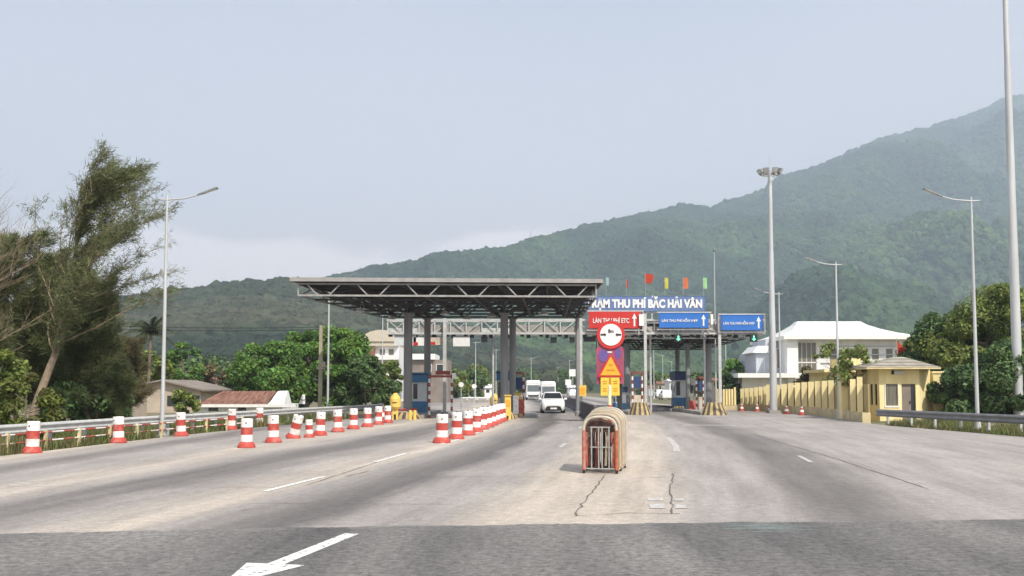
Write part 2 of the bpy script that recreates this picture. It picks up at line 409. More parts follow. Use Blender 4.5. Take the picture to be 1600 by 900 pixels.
def road_material():
    m = bpy.data.materials.new('bleached road surface'); m.use_nodes = True
    nt = m.node_tree; n = nt.nodes; l = nt.links; b = n['Principled BSDF']
    b.inputs['Roughness'].default_value = .85; b.inputs['Specular IOR Level'].default_value = .3
    geo = n.new('ShaderNodeNewGeometry'); at_ = n.new('ShaderNodeAttribute'); at_.attribute_name = 'lane'
    sp = n.new('ShaderNodeSeparateXYZ'); l.new(geo.outputs['Position'], sp.inputs[0])
    cb = n.new('ShaderNodeCombineXYZ'); l.new(at_.outputs['Fac'], cb.inputs[0])
    my = n.new('ShaderNodeMath'); my.operation = 'MULTIPLY'; my.inputs[1].default_value = .08; l.new(sp.outputs[1], my.inputs[0])
    l.new(my.outputs[0], cb.inputs[1])
    st = n.new('ShaderNodeTexNoise'); st.inputs['Scale'].default_value = 1.9; st.inputs['Detail'].default_value = 7; st.inputs['Roughness'].default_value = .62
    l.new(cb.outputs[0], st.inputs['Vector'])                         # streaks along the lanes
    bl = n.new('ShaderNodeTexNoise'); bl.inputs['Scale'].default_value = .22; bl.inputs['Detail'].default_value = 6
    l.new(geo.outputs['Position'], bl.inputs['Vector'])
    wob = n.new('ShaderNodeMath'); wob.operation = 'MULTIPLY_ADD'; wob.inputs[1].default_value = 1.1
    l.new(bl.outputs[0], wob.inputs[0]); l.new(at_.outputs['Fac'], wob.inputs[2])
    sh = n.new('ShaderNodeMath'); sh.operation = 'SUBTRACT'; sh.inputs[1].default_value = .55; l.new(wob.outputs[0], sh.inputs[0])
    rp = n.new('ShaderNodeMapRange'); rp.inputs['From Min'].default_value = -16; rp.inputs['From Max'].default_value = 24
    l.new(sh.outputs[0], rp.inputs['Value'])
    ramp = n.new('ShaderNodeValToRGB'); l.new(rp.outputs[0], ramp.inputs[0])
    dust = (.44, .385, .325); gr = (.298, .275, .255); dk = (.168, .156, .147); vd = (.122, .115, .110); pk = (.33, .302, .278)
    stops = [(-15.5, dust), (-13.3, dust), (-12.3, gr), (-11.7, dk), (-11.0, gr), (-9.9, pk), (-9.1, dust), (-8.2, pk), (-7.6, dk), (-6.8, dk),
             (-6.0, gr), (-4.4, dust), (-3.8, gr), (-2.9, dk), (-2.25, vd), (-1.7, gr), (-.6, gr), (.4, dust), (2.4, dust),
             (3.2, pk), (4.6, gr), (5.2, dk), (6.0, dk), (7.2, gr), (10.5, pk), (13, gr), (16, pk), (22, dust)]
    el = ramp.color_ramp.elements
    el[0].position = (stops[0][0] + 16) / 40; el[0].color = (*stops[0][1], 1)
    el[1].position = (stops[-1][0] + 16) / 40; el[1].color = (*stops[-1][1], 1)
    for u, c in stops[1:-1]:
        e = el.new((u + 16) / 40); e.color = (*c, 1)
    mr = n.new('ShaderNodeMapRange'); mr.inputs['From Min'].default_value = .3; mr.inputs['From Max'].default_value = .7
    mr.inputs['To Min'].default_value = .80; mr.inputs['To Max'].default_value = 1.18
    l.new(st.outputs[0], mr.inputs['Value'])
    fn = n.new('ShaderNodeTexNoise'); fn.inputs['Scale'].default_value = 22; fn.inputs['Detail'].default_value = 5
    l.new(geo.outputs['Position'], fn.inputs['Vector'])
    mf = n.new('ShaderNodeMapRange'); mf.inputs['From Min'].default_value = .3; mf.inputs['From Max'].default_value = .7
    mf.inputs['To Min'].default_value = .92; mf.inputs['To Max'].default_value = 1.08; l.new(fn.outputs[0], mf.inputs['Value'])
    mm = n.new('ShaderNodeMath'); mm.operation = 'MULTIPLY'; l.new(mr.outputs[0], mm.inputs[0]); l.new(mf.outputs[0], mm.inputs[1])
    mb = n.new('ShaderNodeMapRange'); mb.inputs['From Min'].default_value = .3; mb.inputs['From Max'].default_value = .7
    mb.inputs['To Min'].default_value = .9; mb.inputs['To Max'].default_value = 1.1; l.new(bl.outputs[0], mb.inputs['Value'])
    m2 = n.new('ShaderNodeMath'); m2.operation = 'MULTIPLY'; l.new(mm.outputs[0], m2.inputs[0]); l.new(mb.outputs[0], m2.inputs[1])
    # keep the even grey partly: mix ramp with mean so streaks stay soft
    mx = n.new('ShaderNodeVectorMath'); mx.operation = 'SCALE'; l.new(ramp.outputs[0], mx.inputs[0]); l.new(m2.outputs[0], mx.inputs['Scale'])
    g1 = n.new('ShaderNodeTexNoise'); g1.inputs['Scale'].default_value = 5.5; g1.inputs['Detail'].default_value = 8; g1.inputs['Roughness'].default_value = .8
    l.new(geo.outputs['Position'], g1.inputs['Vector'])
    g2 = n.new('ShaderNodeMapRange'); g2.inputs['From Min'].default_value = .3; g2.inputs['From Max'].default_value = .7
    g2.inputs['To Min'].default_value = .72; g2.inputs['To Max'].default_value = 1.28; l.new(g1.outputs[0], g2.inputs['Value'])
    o1 = n.new('ShaderNodeTexNoise'); o1.inputs['Scale'].default_value = .9; o1.inputs['Detail'].default_value = 9; o1.inputs['Roughness'].default_value = .7
    l.new(geo.outputs['Position'], o1.inputs['Vector'])
    o2 = n.new('ShaderNodeMapRange'); o2.inputs['From Min'].default_value = .62; o2.inputs['From Max'].default_value = .70
    o2.inputs['To Min'].default_value = 1; o2.inputs['To Max'].default_value = .72; l.new(o1.outputs[0], o2.inputs['Value'])
    g3 = n.new('ShaderNodeMath'); g3.operation = 'MULTIPLY'; l.new(g2.outputs[0], g3.inputs[0]); l.new(o2.outputs[0], g3.inputs[1])
    mx2 = n.new('ShaderNodeVectorMath'); mx2.operation = 'SCALE'; l.new(mx.outputs[0], mx2.inputs[0]); l.new(g3.outputs[0], mx2.inputs['Scale'])
    l.new(mx2.outputs[0], b.inputs['Base Color'])
    bp = n.new('ShaderNodeBump'); bp.inputs['Distance'].default_value = .004; bp.inputs['Strength'].default_value = .5
    l.new(fn.outputs[0], bp.inputs['Height']); l.new(bp.outputs[0], b.inputs['Normal'])
    return m
road = np_mesh('road', V, Q, road_material())
a = road.data.attributes.new('lane', 'FLOAT', 'POINT'); a.data.foreach_set('value', U.astype(np.float32).ravel())
tag(road, kind='structure')

def lane_x(u, y):
    c = float(np.interp(y, CY, CX)); x = u + c
    for _ in range(12): x = u + c * float(smoothstep(-13.5, -3.0, np.array(x)))
    return x

# darker fresh asphalt in the foreground, its far edge a clean ragged seam
def asphalt_material():
    m = bpy.data.materials.new('dark coarse asphalt'); m.use_nodes = True
    nt = m.node_tree; n = nt.nodes; l = nt.links; b = n['Principled BSDF']
    b.inputs['Roughness'].default_value = .8; b.inputs['Specular IOR Level'].default_value = .35
    geo = n.new('ShaderNodeNewGeometry')
    t1 = n.new('ShaderNodeTexNoise'); t1.inputs['Scale'].default_value = .45; t1.inputs['Detail'].default_value = 5
    t2 = n.new('ShaderNodeTexNoise'); t2.inputs['Scale'].default_value = 9; t2.inputs['Detail'].default_value = 9; t2.inputs['Roughness'].default_value = .88
    t3 = n.new('ShaderNodeTexVoronoi'); t3.inputs['Scale'].default_value = 30
    for t in (t1, t2, t3): l.new(geo.outputs['Position'], t.inputs['Vector'])
    mp_ = n.new('ShaderNodeMapping'); mp_.inputs['Rotation'].default_value = (0, 0, rad(-12)); mp_.inputs['Scale'].default_value = (1, .16, 1)
    l.new(geo.outputs['Position'], mp_.inputs[0])
    t4 = n.new('ShaderNodeTexNoise'); t4.inputs['Scale'].default_value = .55; t4.inputs['Detail'].default_value = 4; l.new(mp_.outputs[0], t4.inputs['Vector'])
    r1 = n.new('ShaderNodeMapRange'); r1.inputs['From Min'].default_value = .32; r1.inputs['From Max'].default_value = .68
    l.new(t4.outputs[0], r1.inputs['Value'])
    mx = n.new('ShaderNodeMixRGB'); mx.inputs[1].default_value = (.082, .079, .076, 1); mx.inputs[2].default_value = (.225, .214, .202, 1)
    l.new(r1.outputs[0], mx.inputs[0])
    r2 = n.new('ShaderNodeMapRange'); r2.inputs['From Min'].default_value = .3; r2.inputs['From Max'].default_value = .7
    r2.inputs['From Min'].default_value = .38; r2.inputs['From Max'].default_value = .62; r2.inputs['To Min'].default_value = .4; r2.inputs['To Max'].default_value = 1.6; l.new(t2.outputs[0], r2.inputs['Value'])
    sc = n.new('ShaderNodeVectorMath'); sc.operation = 'SCALE'; l.new(mx.outputs[0], sc.inputs[0]); l.new(r2.outputs[0], sc.inputs['Scale'])
    sx_ = n.new('ShaderNodeSeparateXYZ'); l.new(geo.outputs['Position'], sx_.inputs[0])
    q1 = n.new('ShaderNodeMath'); q1.operation = 'MULTIPLY_ADD'; q1.inputs[1].default_value = -.10; q1.inputs[2].default_value = -13.2; l.new(sx_.outputs[0], q1.inputs[0])
    q2 = n.new('ShaderNodeMath'); q2.operation = 'ADD'; l.new(q1.outputs[0], q2.inputs[0]); l.new(sx_.outputs[1], q2.inputs[1])
    q3 = n.new('ShaderNodeMath'); q3.operation = 'MULTIPLY_ADD'; q3.inputs[1].default_value = 1.6; l.new(t1.outputs[0], q3.inputs[0]); l.new(q2.outputs[0], q3.inputs[2])
    t1.inputs['Scale'].default_value = 2.2
    q4 = n.new('ShaderNodeMapRange'); q4.inputs['From Min'].default_value = .55; q4.inputs['From Max'].default_value = .95; q4.inputs['To Max'].default_value = .55; l.new(q3.outputs[0], q4.inputs['Value'])
    dm = n.new('ShaderNodeMixRGB'); dm.inputs[2].default_value = (.30, .275, .25, 1); l.new(q4.outputs[0], dm.inputs[0]); l.new(sc.outputs[0], dm.inputs[1])
    sc = dm
    # teal paint scraped over the surface on the right
    sp = n.new('ShaderNodeVectorMath'); sp.operation = 'SUBTRACT'; sp.inputs[1].default_value = (3.3, 12.9, 0); l.new(geo.outputs['Position'], sp.inputs[0])
    s2 = n.new('ShaderNodeVectorMath'); s2.operation = 'MULTIPLY'; s2.inputs[1].default_value = (1.2, 1.7, 0); l.new(sp.outputs[0], s2.inputs[0])
    ln = n.new('ShaderNodeVectorMath'); ln.operation = 'LENGTH'; l.new(s2.outputs[0], ln.inputs[0])
    ad = n.new('ShaderNodeMath'); ad.operation = 'MULTIPLY_ADD'; ad.inputs[1].default_value = 4.6
    t5 = n.new('ShaderNodeTexNoise'); t5.inputs['Scale'].default_value = 3; t5.inputs['Detail'].default_value = 9; t5.inputs['Roughness'].default_value = .7
    mp5 = n.new('ShaderNodeMapping'); mp5.inputs['Scale'].default_value = (.5, 2.2, 1); l.new(geo.outputs['Position'], mp5.inputs[0]); l.new(mp5.outputs[0], t5.inputs['Vector'])
    l.new(t5.outputs[0], ad.inputs[0]); l.new(ln.outputs['Value'], ad.inputs[2])
    r5 = n.new('ShaderNodeMapRange'); r5.inputs['From Min'].default_value = 2.95; r5.inputs['From Max'].default_value = 2.35; r5.inputs['To Max'].default_value = .42
    l.new(ad.outputs[0], r5.inputs['Value'])
    mt = n.new('ShaderNodeMixRGB'); mt.inputs[2].default_value = (.19, .30, .28, 1); l.new(r5.outputs[0], mt.inputs[0]); l.new(sc.outputs[0], mt.inputs[1])
    l.new(mt.outputs[0], b.inputs['Base Color'])
    bp = n.new('ShaderNodeBump'); bp.inputs['Distance'].default_value = .012; bp.inputs['Strength'].default_value = .8
    l.new(t2.outputs[0], bp.inputs['Height']); l.new(bp.outputs[0], b.inputs['Normal'])
    return m
mb = MB(); top = []; N = 700
for i in range(N + 1):
    x = -14.0 + 34.0 * i / N
    y = 13.0 + (x + 1.74) * (.145 if x < -1.74 else .072) + .09 * mnoise.noise(Vector((x * 1.1, 0, 0))) + .07 * mnoise.noise(Vector((x * 5, 5, 0))) + .05 * mnoise.noise(Vector((x * 17, 9, 0)))
    top.append((x, y))
vs = [(x, -28, .004) for x, y in top] + [(x, y, .004) for x, y in top]
mb.add(vs, [(i, i + 1, N + 2 + i, N + 1 + i) for i in range(N)])
tag(mb.build('asphalt', asphalt_material()), kind='structure')

def strip(pts, w, z, jitter=0, seed=1):
    """thin ribbon on the ground along pts"""
    r = random.Random(seed); out = []
    P = []
    for a_, b_ in zip(pts[:-1], pts[1:]):
        k = max(1, int((Vector(b_) - Vector(a_)).length / .25)) if jitter else 1
        for i in range(k): P.append(Vector(a_).lerp(Vector(b_), i / k))
    P.append(Vector(pts[-1]))
    P = [p + Vector((r.uniform(-jitter, jitter), r.uniform(-jitter, jitter))) if jitter else p for p in P]
    L = []; Rr = []
    for i, p in enumerate(P):
        d = (P[min(i + 1, len(P) - 1)] - P[max(i - 1, 0)]).normalized(); nn = Vector((-d.y, d.x))
        ww = w / 2 * (r.uniform(.35, 1.3) if jitter else 1)
        L.append((p.x + nn.x * ww, p.y + nn.y * ww, z)); Rr.append((p.x - nn.x * ww, p.y - nn.y * ww, z))
    n_ = len(P)
    return L + Rr, [(n_ + i, n_ + i + 1, i + 1, i) for i in range(n_ - 1)]

def paint(name, polys, m, z=.008):
    b_ = MB()
    for p in polys: b_.add([(q[0], q[1], z) for q in p], [tuple(range(len(p)))])
    return tag(b_.build(name, m), kind='structure')

A = lambda px, py: (gnd(px, py).x, gnd(px, py).y)
# straight-on arrow
tl = Vector((-2.03, 12.30)); tip = Vector((-2.72, 9.05)); d = (tip - tl).normalized(); nn = Vector((-d.y, d.x))
hb = tl + d * 2.15
ar = [tl + nn * .095, tl - nn * .095, hb - nn * .095, hb - nn * .33 + d * -.0, tip, hb + nn * .33, hb + nn * .095]
bm_ = MB(); bm_.add([(p.x, p.y, .008) for p in ar], [(0, 1, 2, 6), (5, 6, 2, 3, 4)][0:1] + [(3, 4, 5)]); bm_.f = [tuple(f) for f in bm_.f]
o = bm_.build('road_arrow', M['paint']); tag(o, kind='structure')
dashes = [((-4.42, 17.3), (-3.92, 20.2)), ((-3.42, 24.1), (-3.0, 27.2)), ((-2.35, 31.5), (-1.9, 34.6)), ((-1.5, 39), (-1.1, 42))]
b_ = MB()
for i, (p, q) in enumerate(dashes):
    v_, f_ = strip([p, q], .13, .008); b_.add(v_, f_)
tag(b_.build('lane_dash_line', M['paint']), kind='structure')
b_ = MB()
for y0 in (30.0, 44.0):
    for u0 in (-.6,):
        v_, f_ = strip([(lane_x(u0, y0), y0), (lane_x(u0, y0 + 2.2), y0 + 2.2)], .13, .008); b_.add(v_, f_)
v_, f_ = strip([(lane_x(6.3, 24), 24), (lane_x(6.3, 26.3), 26.3)], .12, .008); b_.add(v_, f_)
v_, f_ = strip([(lane_x(3.0, 28), 28), (lane_x(3.0, 31), 31), (lane_x(3, 36), 36)], .2, .008); b_.add(v_, f_)
for x0 in (8.5, 12.5): b_.add([(x0, 47.5, .008), (x0 + 2.6, 47.2, .008), (x0 + 2.6, 47.9, .008), (x0, 48.2, .008)], [(0, 1, 2, 3)])
tag(b_.build('faded_lane_line', M['paintf']), kind='structure')
paint('paint_marks', [[A(1012, 783), A(1036, 783), A(1036, 778), A(1012, 778)], [A(1016, 795), A(1040, 795), A(1038, 788), A(1014, 788)],
                      [A(1055, 783), A(1070, 783), A(1068, 779), A(1053, 779)], [A(1055, 795), A(1074, 795), A(1071, 789), A(1055, 789)]], M['paintf'])
b_ = MB()
for k, pts in enumerate([[A(945, 742), A(928, 765), A(912, 785), A(899, 806)], [A(899, 807), A(980, 802), A(1060, 803)],
                         [A(1052, 740), A(1047, 765), A(1050, 803)], [A(990, 748), A(1042, 746)],
                         [A(540, 745), A(580, 735)]]):
    v_, f_ = strip(pts, .026, .008, .035, k); b_.add(v_, f_)
tag(b_.build('road_crack', M['crack']), kind='structure')
b_ = MB()
v_, f_ = strip([A(1180, 680), A(1300, 715), A(1450, 764)], .035, .006, .015, 9); b_.add(v_, f_)
v_, f_ = strip([A(480, 758), A(590, 722), A(640, 708)], .03, .005, .02, 4); b_.add(v_, f_)
for k, (u0, u1, y) in enumerate([(-4.2, -.2, 15.4), (-4.0, .2, 20.1), (-3.8, .4, 26.0), (.8, 4.6, 24.5), (4.8, 12, 18.6), (4.8, 11, 25.5), (-9.5, -4.4, 18.0), (-9.3, -4.4, 25.2), (4.9, 12, 34)]):
    v_, f_ = strip([(lane_x(u0, y), y + .1), (lane_x(u1, y), y)], .022, .007, .012, 20 + k); b_.add(v_, f_)
tag(b_.build('road_joint', M['crack']), kind='structure')

# ------------------------------------------------------------------ hills
def ridge_mesh(name, ctrl, foot, m, px_rng, npx, nt, amp, seed, back=.35, fine=0.0, p=1.25):
    px = np.linspace(px_rng[0], px_rng[1], npx)
    cx = [c[0] for c in ctrl]; cyy = [c[1] for c in ctrl]; cY = [c[2] for c in ctrl]
    # smooth interpolation of the ridge through its control points
    py = np.interp(px, cx, cyy); Yr = np.interp(px, cx, cY)
    k = max(3, npx // 160); ker = np.hanning(k + 2)[1:-1]; ker /= ker.sum()
    py = np.convolve(np.pad(py, k, 'edge'), ker, 'same')[k:-k]
    py = py + 1.6 * fbm(px / 26, px * 0, 4, seed + 5) 
    t = np.concatenate([np.linspace(0, 1, nt), 1 + np.linspace(.04, back, 10)])
    ZR = np.array([at(a_, b_, c_).z for a_, b_, c_ in zip(px, py, Yr)]); XR = (px - 800) / F
    TT, PX = np.meshgrid(t, px, indexing='ij')
    Yf = foot + (Yr[None, :] - foot) * TT
    prof = np.where(TT <= 1, np.power(np.clip(TT, 0, 1), p), 1 - (TT - 1) * 1.6)
    Z = ZR[None, :] * prof
    kx = XR[None, :] * Yf
    nse = fbm(kx / 420, Yf / 500, 5, seed)
    rid = 1 - np.abs(fbm(kx / 520 + 9, Yf / 900, 4, seed + 3)) * 2.4
    Z = Z + ZR[None, :] * amp * (nse * .8 + rid * .5 - .4) * np.clip(np.sin(np.clip(TT, 0, 1) * PI), 0, 1)
    Z = np.minimum(Z, np.where(TT < 1, (ZR / Yr)[None, :] * Yf * (.985), 1e9)) if True else Z
    Z = Z - 3 * (TT < .01)
    k2 = ((px - 800) / F)[None, :] * Yf
    V = np.stack([k2, Yf, Z], -1)
    n0, n1 = TT.shape
    I = np.arange(n0 * n1).reshape(n0, n1)
    Q = np.stack([I[:-1, :-1], I[:-1, 1:], I[1:, 1:], I[1:, :-1]], -1).reshape(-1, 4)
    o = np_mesh(name, V.reshape(-1, 3), Q, m, smooth=True); tag(o, kind='structure')
    return V, TT, PX

def hill_material(name, c1, c2, c3, sc):
    m = bpy.data.materials.new(name); m.use_nodes = True
    n = m.node_tree.nodes; l = m.node_tree.links; b = n['Principled BSDF']; b.inputs['Roughness'].default_value = .95
    b.inputs['Specular IOR Level'].default_value = .1
    g_ = n.new('ShaderNodeNewGeometry'); oi = n.new('ShaderNodeObjectInfo')
    t = n.new('ShaderNodeTexNoise'); t.inputs['Scale'].default_value = sc; t.inputs['Detail'].default_value = 6; t.inputs['Roughness'].default_value = .6
    l.new(g_.outputs['Position'], t.inputs['Vector'])
    r = n.new('ShaderNodeValToRGB'); e = r.color_ramp.elements
    e[0].position = .36; e[0].color = (*c1, 1); e[1].position = .66; e[1].color = (*c3, 1)
    k = e.new(.5); k.color = (*c2, 1)
    tb_ = n.new('ShaderNodeTexNoise'); tb_.inputs['Scale'].default_value = sc * .45; tb_.inputs['Detail'].default_value = 3
    l.new(g_.outputs['Position'], tb_.inputs['Vector'])
    av = n.new('ShaderNodeMath'); av.operation = 'ADD'; l.new(t.outputs[0], av.inputs[0]); l.new(tb_.outputs[0], av.inputs[1])
    hf = n.new('ShaderNodeMath'); hf.operation = 'MULTIPLY_ADD'; hf.inputs[1].default_value = .75; hf.inputs[2].default_value = -.25; l.new(av.outputs[0], hf.inputs[0])
    l.new(hf.outputs[0], r.inputs[0])
    mr = n.new('ShaderNodeMapRange'); mr.inputs['To Min'].default_value = .6; mr.inputs['To Max'].default_value = 1.45
    l.new(oi.outputs['Random'], mr.inputs['Value'])
    s_ = n.new('ShaderNodeVectorMath'); s_.operation = 'SCALE'; l.new(r.outputs[0], s_.inputs[0]); l.new(mr.outputs[0], s_.inputs['Scale'])
    l.new(s_.outputs[0], b.inputs['Base Color'])
    return m
hmA = hill_material('near hill forest', (.018, .030, .018), (.030, .045, .024), (.060, .062, .036), .009)
hmB = hill_material('mountain forest', (.016, .034, .020), (.030, .058, .028), (.066, .11, .036), .0035)
ctrlB = [(-900, 520, 2600), (-300, 490, 2300), (200, 470, 2000), (480, 446, 1800), (545, 433, 1750), (570, 427, 1750), (600, 423, 1750), (650, 414, 1750), (680, 401, 1750),
         (730, 398, 1800), (790, 393, 1850), (830, 379, 1950), (900, 362, 2150), (940, 352, 2250), (1000, 340, 2450), (1040, 330, 2600),
         (1070, 322, 2700), (1115, 326, 2800), (1150, 315, 2900), (1190, 302, 3000), (1230, 276, 3100), (1270, 266, 3200), (1330, 241, 3350),
         (1380, 219, 3450), (1440, 205, 3600), (1500, 188, 3700), (1550, 172, 3800), (1582, 155, 3850), (1620, 150, 3900), (1750, 128, 4000),
         (1950, 170, 4000), (2300, 260, 3900), (2900, 380, 3600)]
ctrlA = [(-1500, 480, 1500), (-700, 452, 1300), (-200, 470, 1100), (60, 492, 1000), (165, 477, 950), (190, 469, 930), (260, 461, 920), (300, 458, 920), (340, 451, 920), (400, 446, 930), (440, 442, 950),
         (480, 446, 980), (540, 458, 1010), (620, 478, 1050), (720, 510, 1080), (850, 545, 1100), (1000, 575, 1100), (1150, 600, 1100)]
VB, TB, PB = ridge_mesh('mountain', ctrlB, 700, hmB, (-900, 2900), 900, 110, .32, 11)
VA, TA, PA = ridge_mesh('hill', ctrlA, 330, hmA, (-1500, 1150), 700, 80, .16, 29)

def forest(name, Vg, PX, TT, n, size, m, seed, pxr, tr=(0, 1.02), tpow=1.0):
    """canopy of the wooded slope: tree crowns instanced on points of the terrain"""
    rs = np.random.RandomState(seed)
    n0, n1 = TT.shape
    px = rs.uniform(pxr[0], pxr[1], n); t = tr[0] + (tr[1] - tr[0]) * rs.uniform(0, 1, n) ** tpow
    ti = np.interp(t, TT[:, 0], np.arange(n0)); xi = np.interp(px, PX[0], np.arange(n1))
    a0 = np.clip(ti.astype(int), 0, n0 - 2); b0 = np.clip(xi.astype(int), 0, n1 - 2)
    fa = (ti - a0)[:, None]; fb = (xi - b0)[:, None]
    P = (Vg[a0, b0] * (1 - fa) * (1 - fb) + Vg[a0 + 1, b0] * fa * (1 - fb) + Vg[a0, b0 + 1] * (1 - fa) * fb + Vg[a0 + 1, b0 + 1] * fa * fb)
    me = bpy.data.meshes.new(name); me.vertices.add(n); me.vertices.foreach_set('co', P.astype(np.float32).ravel())
    at1 = me.attributes.new('size', 'FLOAT', 'POINT')
    sz = size * rs.uniform(.55, 1.35, n) * np.where(rs.uniform(0, 1, n) > .96, 1.4, 1)
    at1.data.foreach_set('value', sz.astype(np.float32))
    me.materials.append(m)
    o = bpy.data.objects.new(name, me); COL.objects.link(o)
    ng = bpy.data.node_groups.new(name + '_nodes', 'GeometryNodeTree')
    ng.interface.new_socket('Geometry', in_out='INPUT', socket_type='NodeSocketGeometry')
    ng.interface.new_socket('Geometry', in_out='OUTPUT', socket_type='NodeSocketGeometry')
    N_ = ng.nodes; L_ = ng.links
    gi = N_.new('NodeGroupInput'); go = N_.new('NodeGroupOutput')
    ico = N_.new('GeometryNodeMeshIcoSphere'); ico.inputs['Radius'].default_value = .5; ico.inputs['Subdivisions'].default_value = 3
    sp = N_.new('GeometryNodeSetPosition'); nt_ = N_.new('ShaderNodeTexNoise'); nt_.inputs['Scale'].default_value = 2.6; nt_.inputs['Detail'].default_value = 3
    sb = N_.new('ShaderNodeVectorMath'); sb.operation = 'SUBTRACT'; sb.inputs[1].default_value = (.5, .5, .5)
    sc = N_.new('ShaderNodeVectorMath'); sc.operation = 'SCALE'; sc.inputs['Scale'].default_value = .75
    L_.new(nt_.outputs['Color'], sb.inputs[0]); L_.new(sb.outputs[0], sc.inputs[0]); L_.new(sc.outputs[0], sp.inputs['Offset'])
    L_.new(ico.outputs[0], sp.inputs[0])
    smt = N_.new('GeometryNodeSetMaterial'); smt.inputs['Material'].default_value = m; L_.new(sp.outputs[0], smt.inputs[0])
    ip = N_.new('GeometryNodeInstanceOnPoints'); L_.new(gi.outputs[0], ip.inputs['Points']); L_.new(smt.outputs[0], ip.inputs['Instance'])
    rv = N_.new('FunctionNodeRandomValue'); rv.data_type = 'FLOAT_VECTOR'; rv.inputs[0].default_value = (-.5, -.5, 0); rv.inputs[1].default_value = (.5, .5, 6.28)
    L_.new(rv.outputs[0], ip.inputs['Rotation'])
    na = N_.new('GeometryNodeInputNamedAttribute'); na.data_type = 'FLOAT'; na.inputs[0].default_value = 'size'
    L_.new(na.outputs[0], ip.inputs['Scale']); L_.new(ip.outputs[0], go.inputs[0])
    md = o.modifiers.new('crowns', 'NODES'); md.node_group = ng
    return tag(o, kind='stuff')
tag(forest('mountain_forest', VB, PB, TB, 62000, 17, hmB, 3, (470, 1720), (.03, 1.01), .8), 'hazy green forest covering the big mountain behind the toll station', 'forest')
tag(forest('hill_forest', VA, PA, TA, 26000, 9.5, hmA, 4, (-60, 900), (.03, 1.01), .85), 'darker wooded low hill at the left behind the canopy', 'forest')

# ------------------------------------------------------------------ trees
def leaf_cards(cent, radii, per, size, rs, squash=.8, aspect=1.6, up=.3, shell=.5):
    cent = np.asarray(cent); radii = np.asarray(radii)
    n = len(cent) * per
    c = np.repeat(cent, per, 0); r = np.repeat(radii, per)
    d = rs.normal(size=(n, 3)); d /= np.linalg.norm(d, axis=1)[:, None]
    rr = r * (shell + (1 - shell) * rs.uniform(0, 1, n) ** .6)
    P = c + d * rr[:, None] * np.array([1, 1, squash])
    nrm = d * .6 + rs.normal(size=(n, 3)) * .6 + np.array([0, 0, up]); nrm /= np.linalg.norm(nrm, axis=1)[:, None]
    t = np.cross(nrm, rs.normal(size=(n, 3))); t /= np.linalg.norm(t, axis=1)[:, None] + 1e-9
    b = np.cross(nrm, t)
    s = size * rs.uniform(.6, 1.4, n)[:, None]
    t = t * s * aspect / 2; b = b * s / 2
    V = np.stack([P - t, P - b * .9, P + t, P + b * .9], 1).reshape(-1, 3)
    Fq = np.arange(n * 4).reshape(-1, 4)
    return V, Fq

def broad_tree(name, label, loc, h, wdt, leafm, seed, group=None, nb=26, per=260, leaf=.22, trunk_h=.3, bark='bark', cat='tree', low=.25, lean=0, tr=None):
    r = random.Random(seed); rs = np.random.RandomState(seed)
    root = thing(name, label, cat, loc, 0, group)
    tb = MB(); r0 = tr or h * .022
    p0 = Vector((0, 0, -.1)); p1 = Vector((lean * .3, 0, h * trunk_h)); p2 = Vector((lean * .7, 0, h * .72))
    tb.tube([p0, p1.lerp(p0, .5) + Vector((r.uniform(-.1, .1), r.uniform(-.1, .1), 0)), p1, p2], [r0 * 1.25, r0, r0 * .8, r0 * .25], 8)
    cents = []; rad_ = []
    for i in range(nb):
        t = i / max(1, nb - 1)
        z = h * (low + (.97 - low) * t)
        k = math.sin(PI * (.18 + .74 * t)) ** .75
        a = r.uniform(0, 2 * PI); q = r.uniform(.2, 1.12) ** .6 * k * wdt / 2
        R = wdt * r.uniform(.075, .19)
        c = Vector((math.cos(a) * q * .85 + lean * t, math.sin(a) * q * .85, min(z + r.uniform(-.06, .06) * h, h - R * .5)))
        cents.append(tuple(c)); rad_.append(R)
        if i % 3 == 0 or q > wdt * .3:
            s_ = p1.lerp(p2, min(1, max(0, t * .9)))
            mid = s_.lerp(c, .5) + Vector((0, 0, -.03 * h))
            tb.tube([s_, mid, c], [r0 * .38, r0 * .22, r0 * .07], 5, cap=False)
    V, Fq = leaf_cards(cents, rad_, per, leaf, rs)
    tr_ = tb.build('trunk', M[bark], root)
    cr_ = np_mesh('crown', V, Fq, leafm, root)
    return root

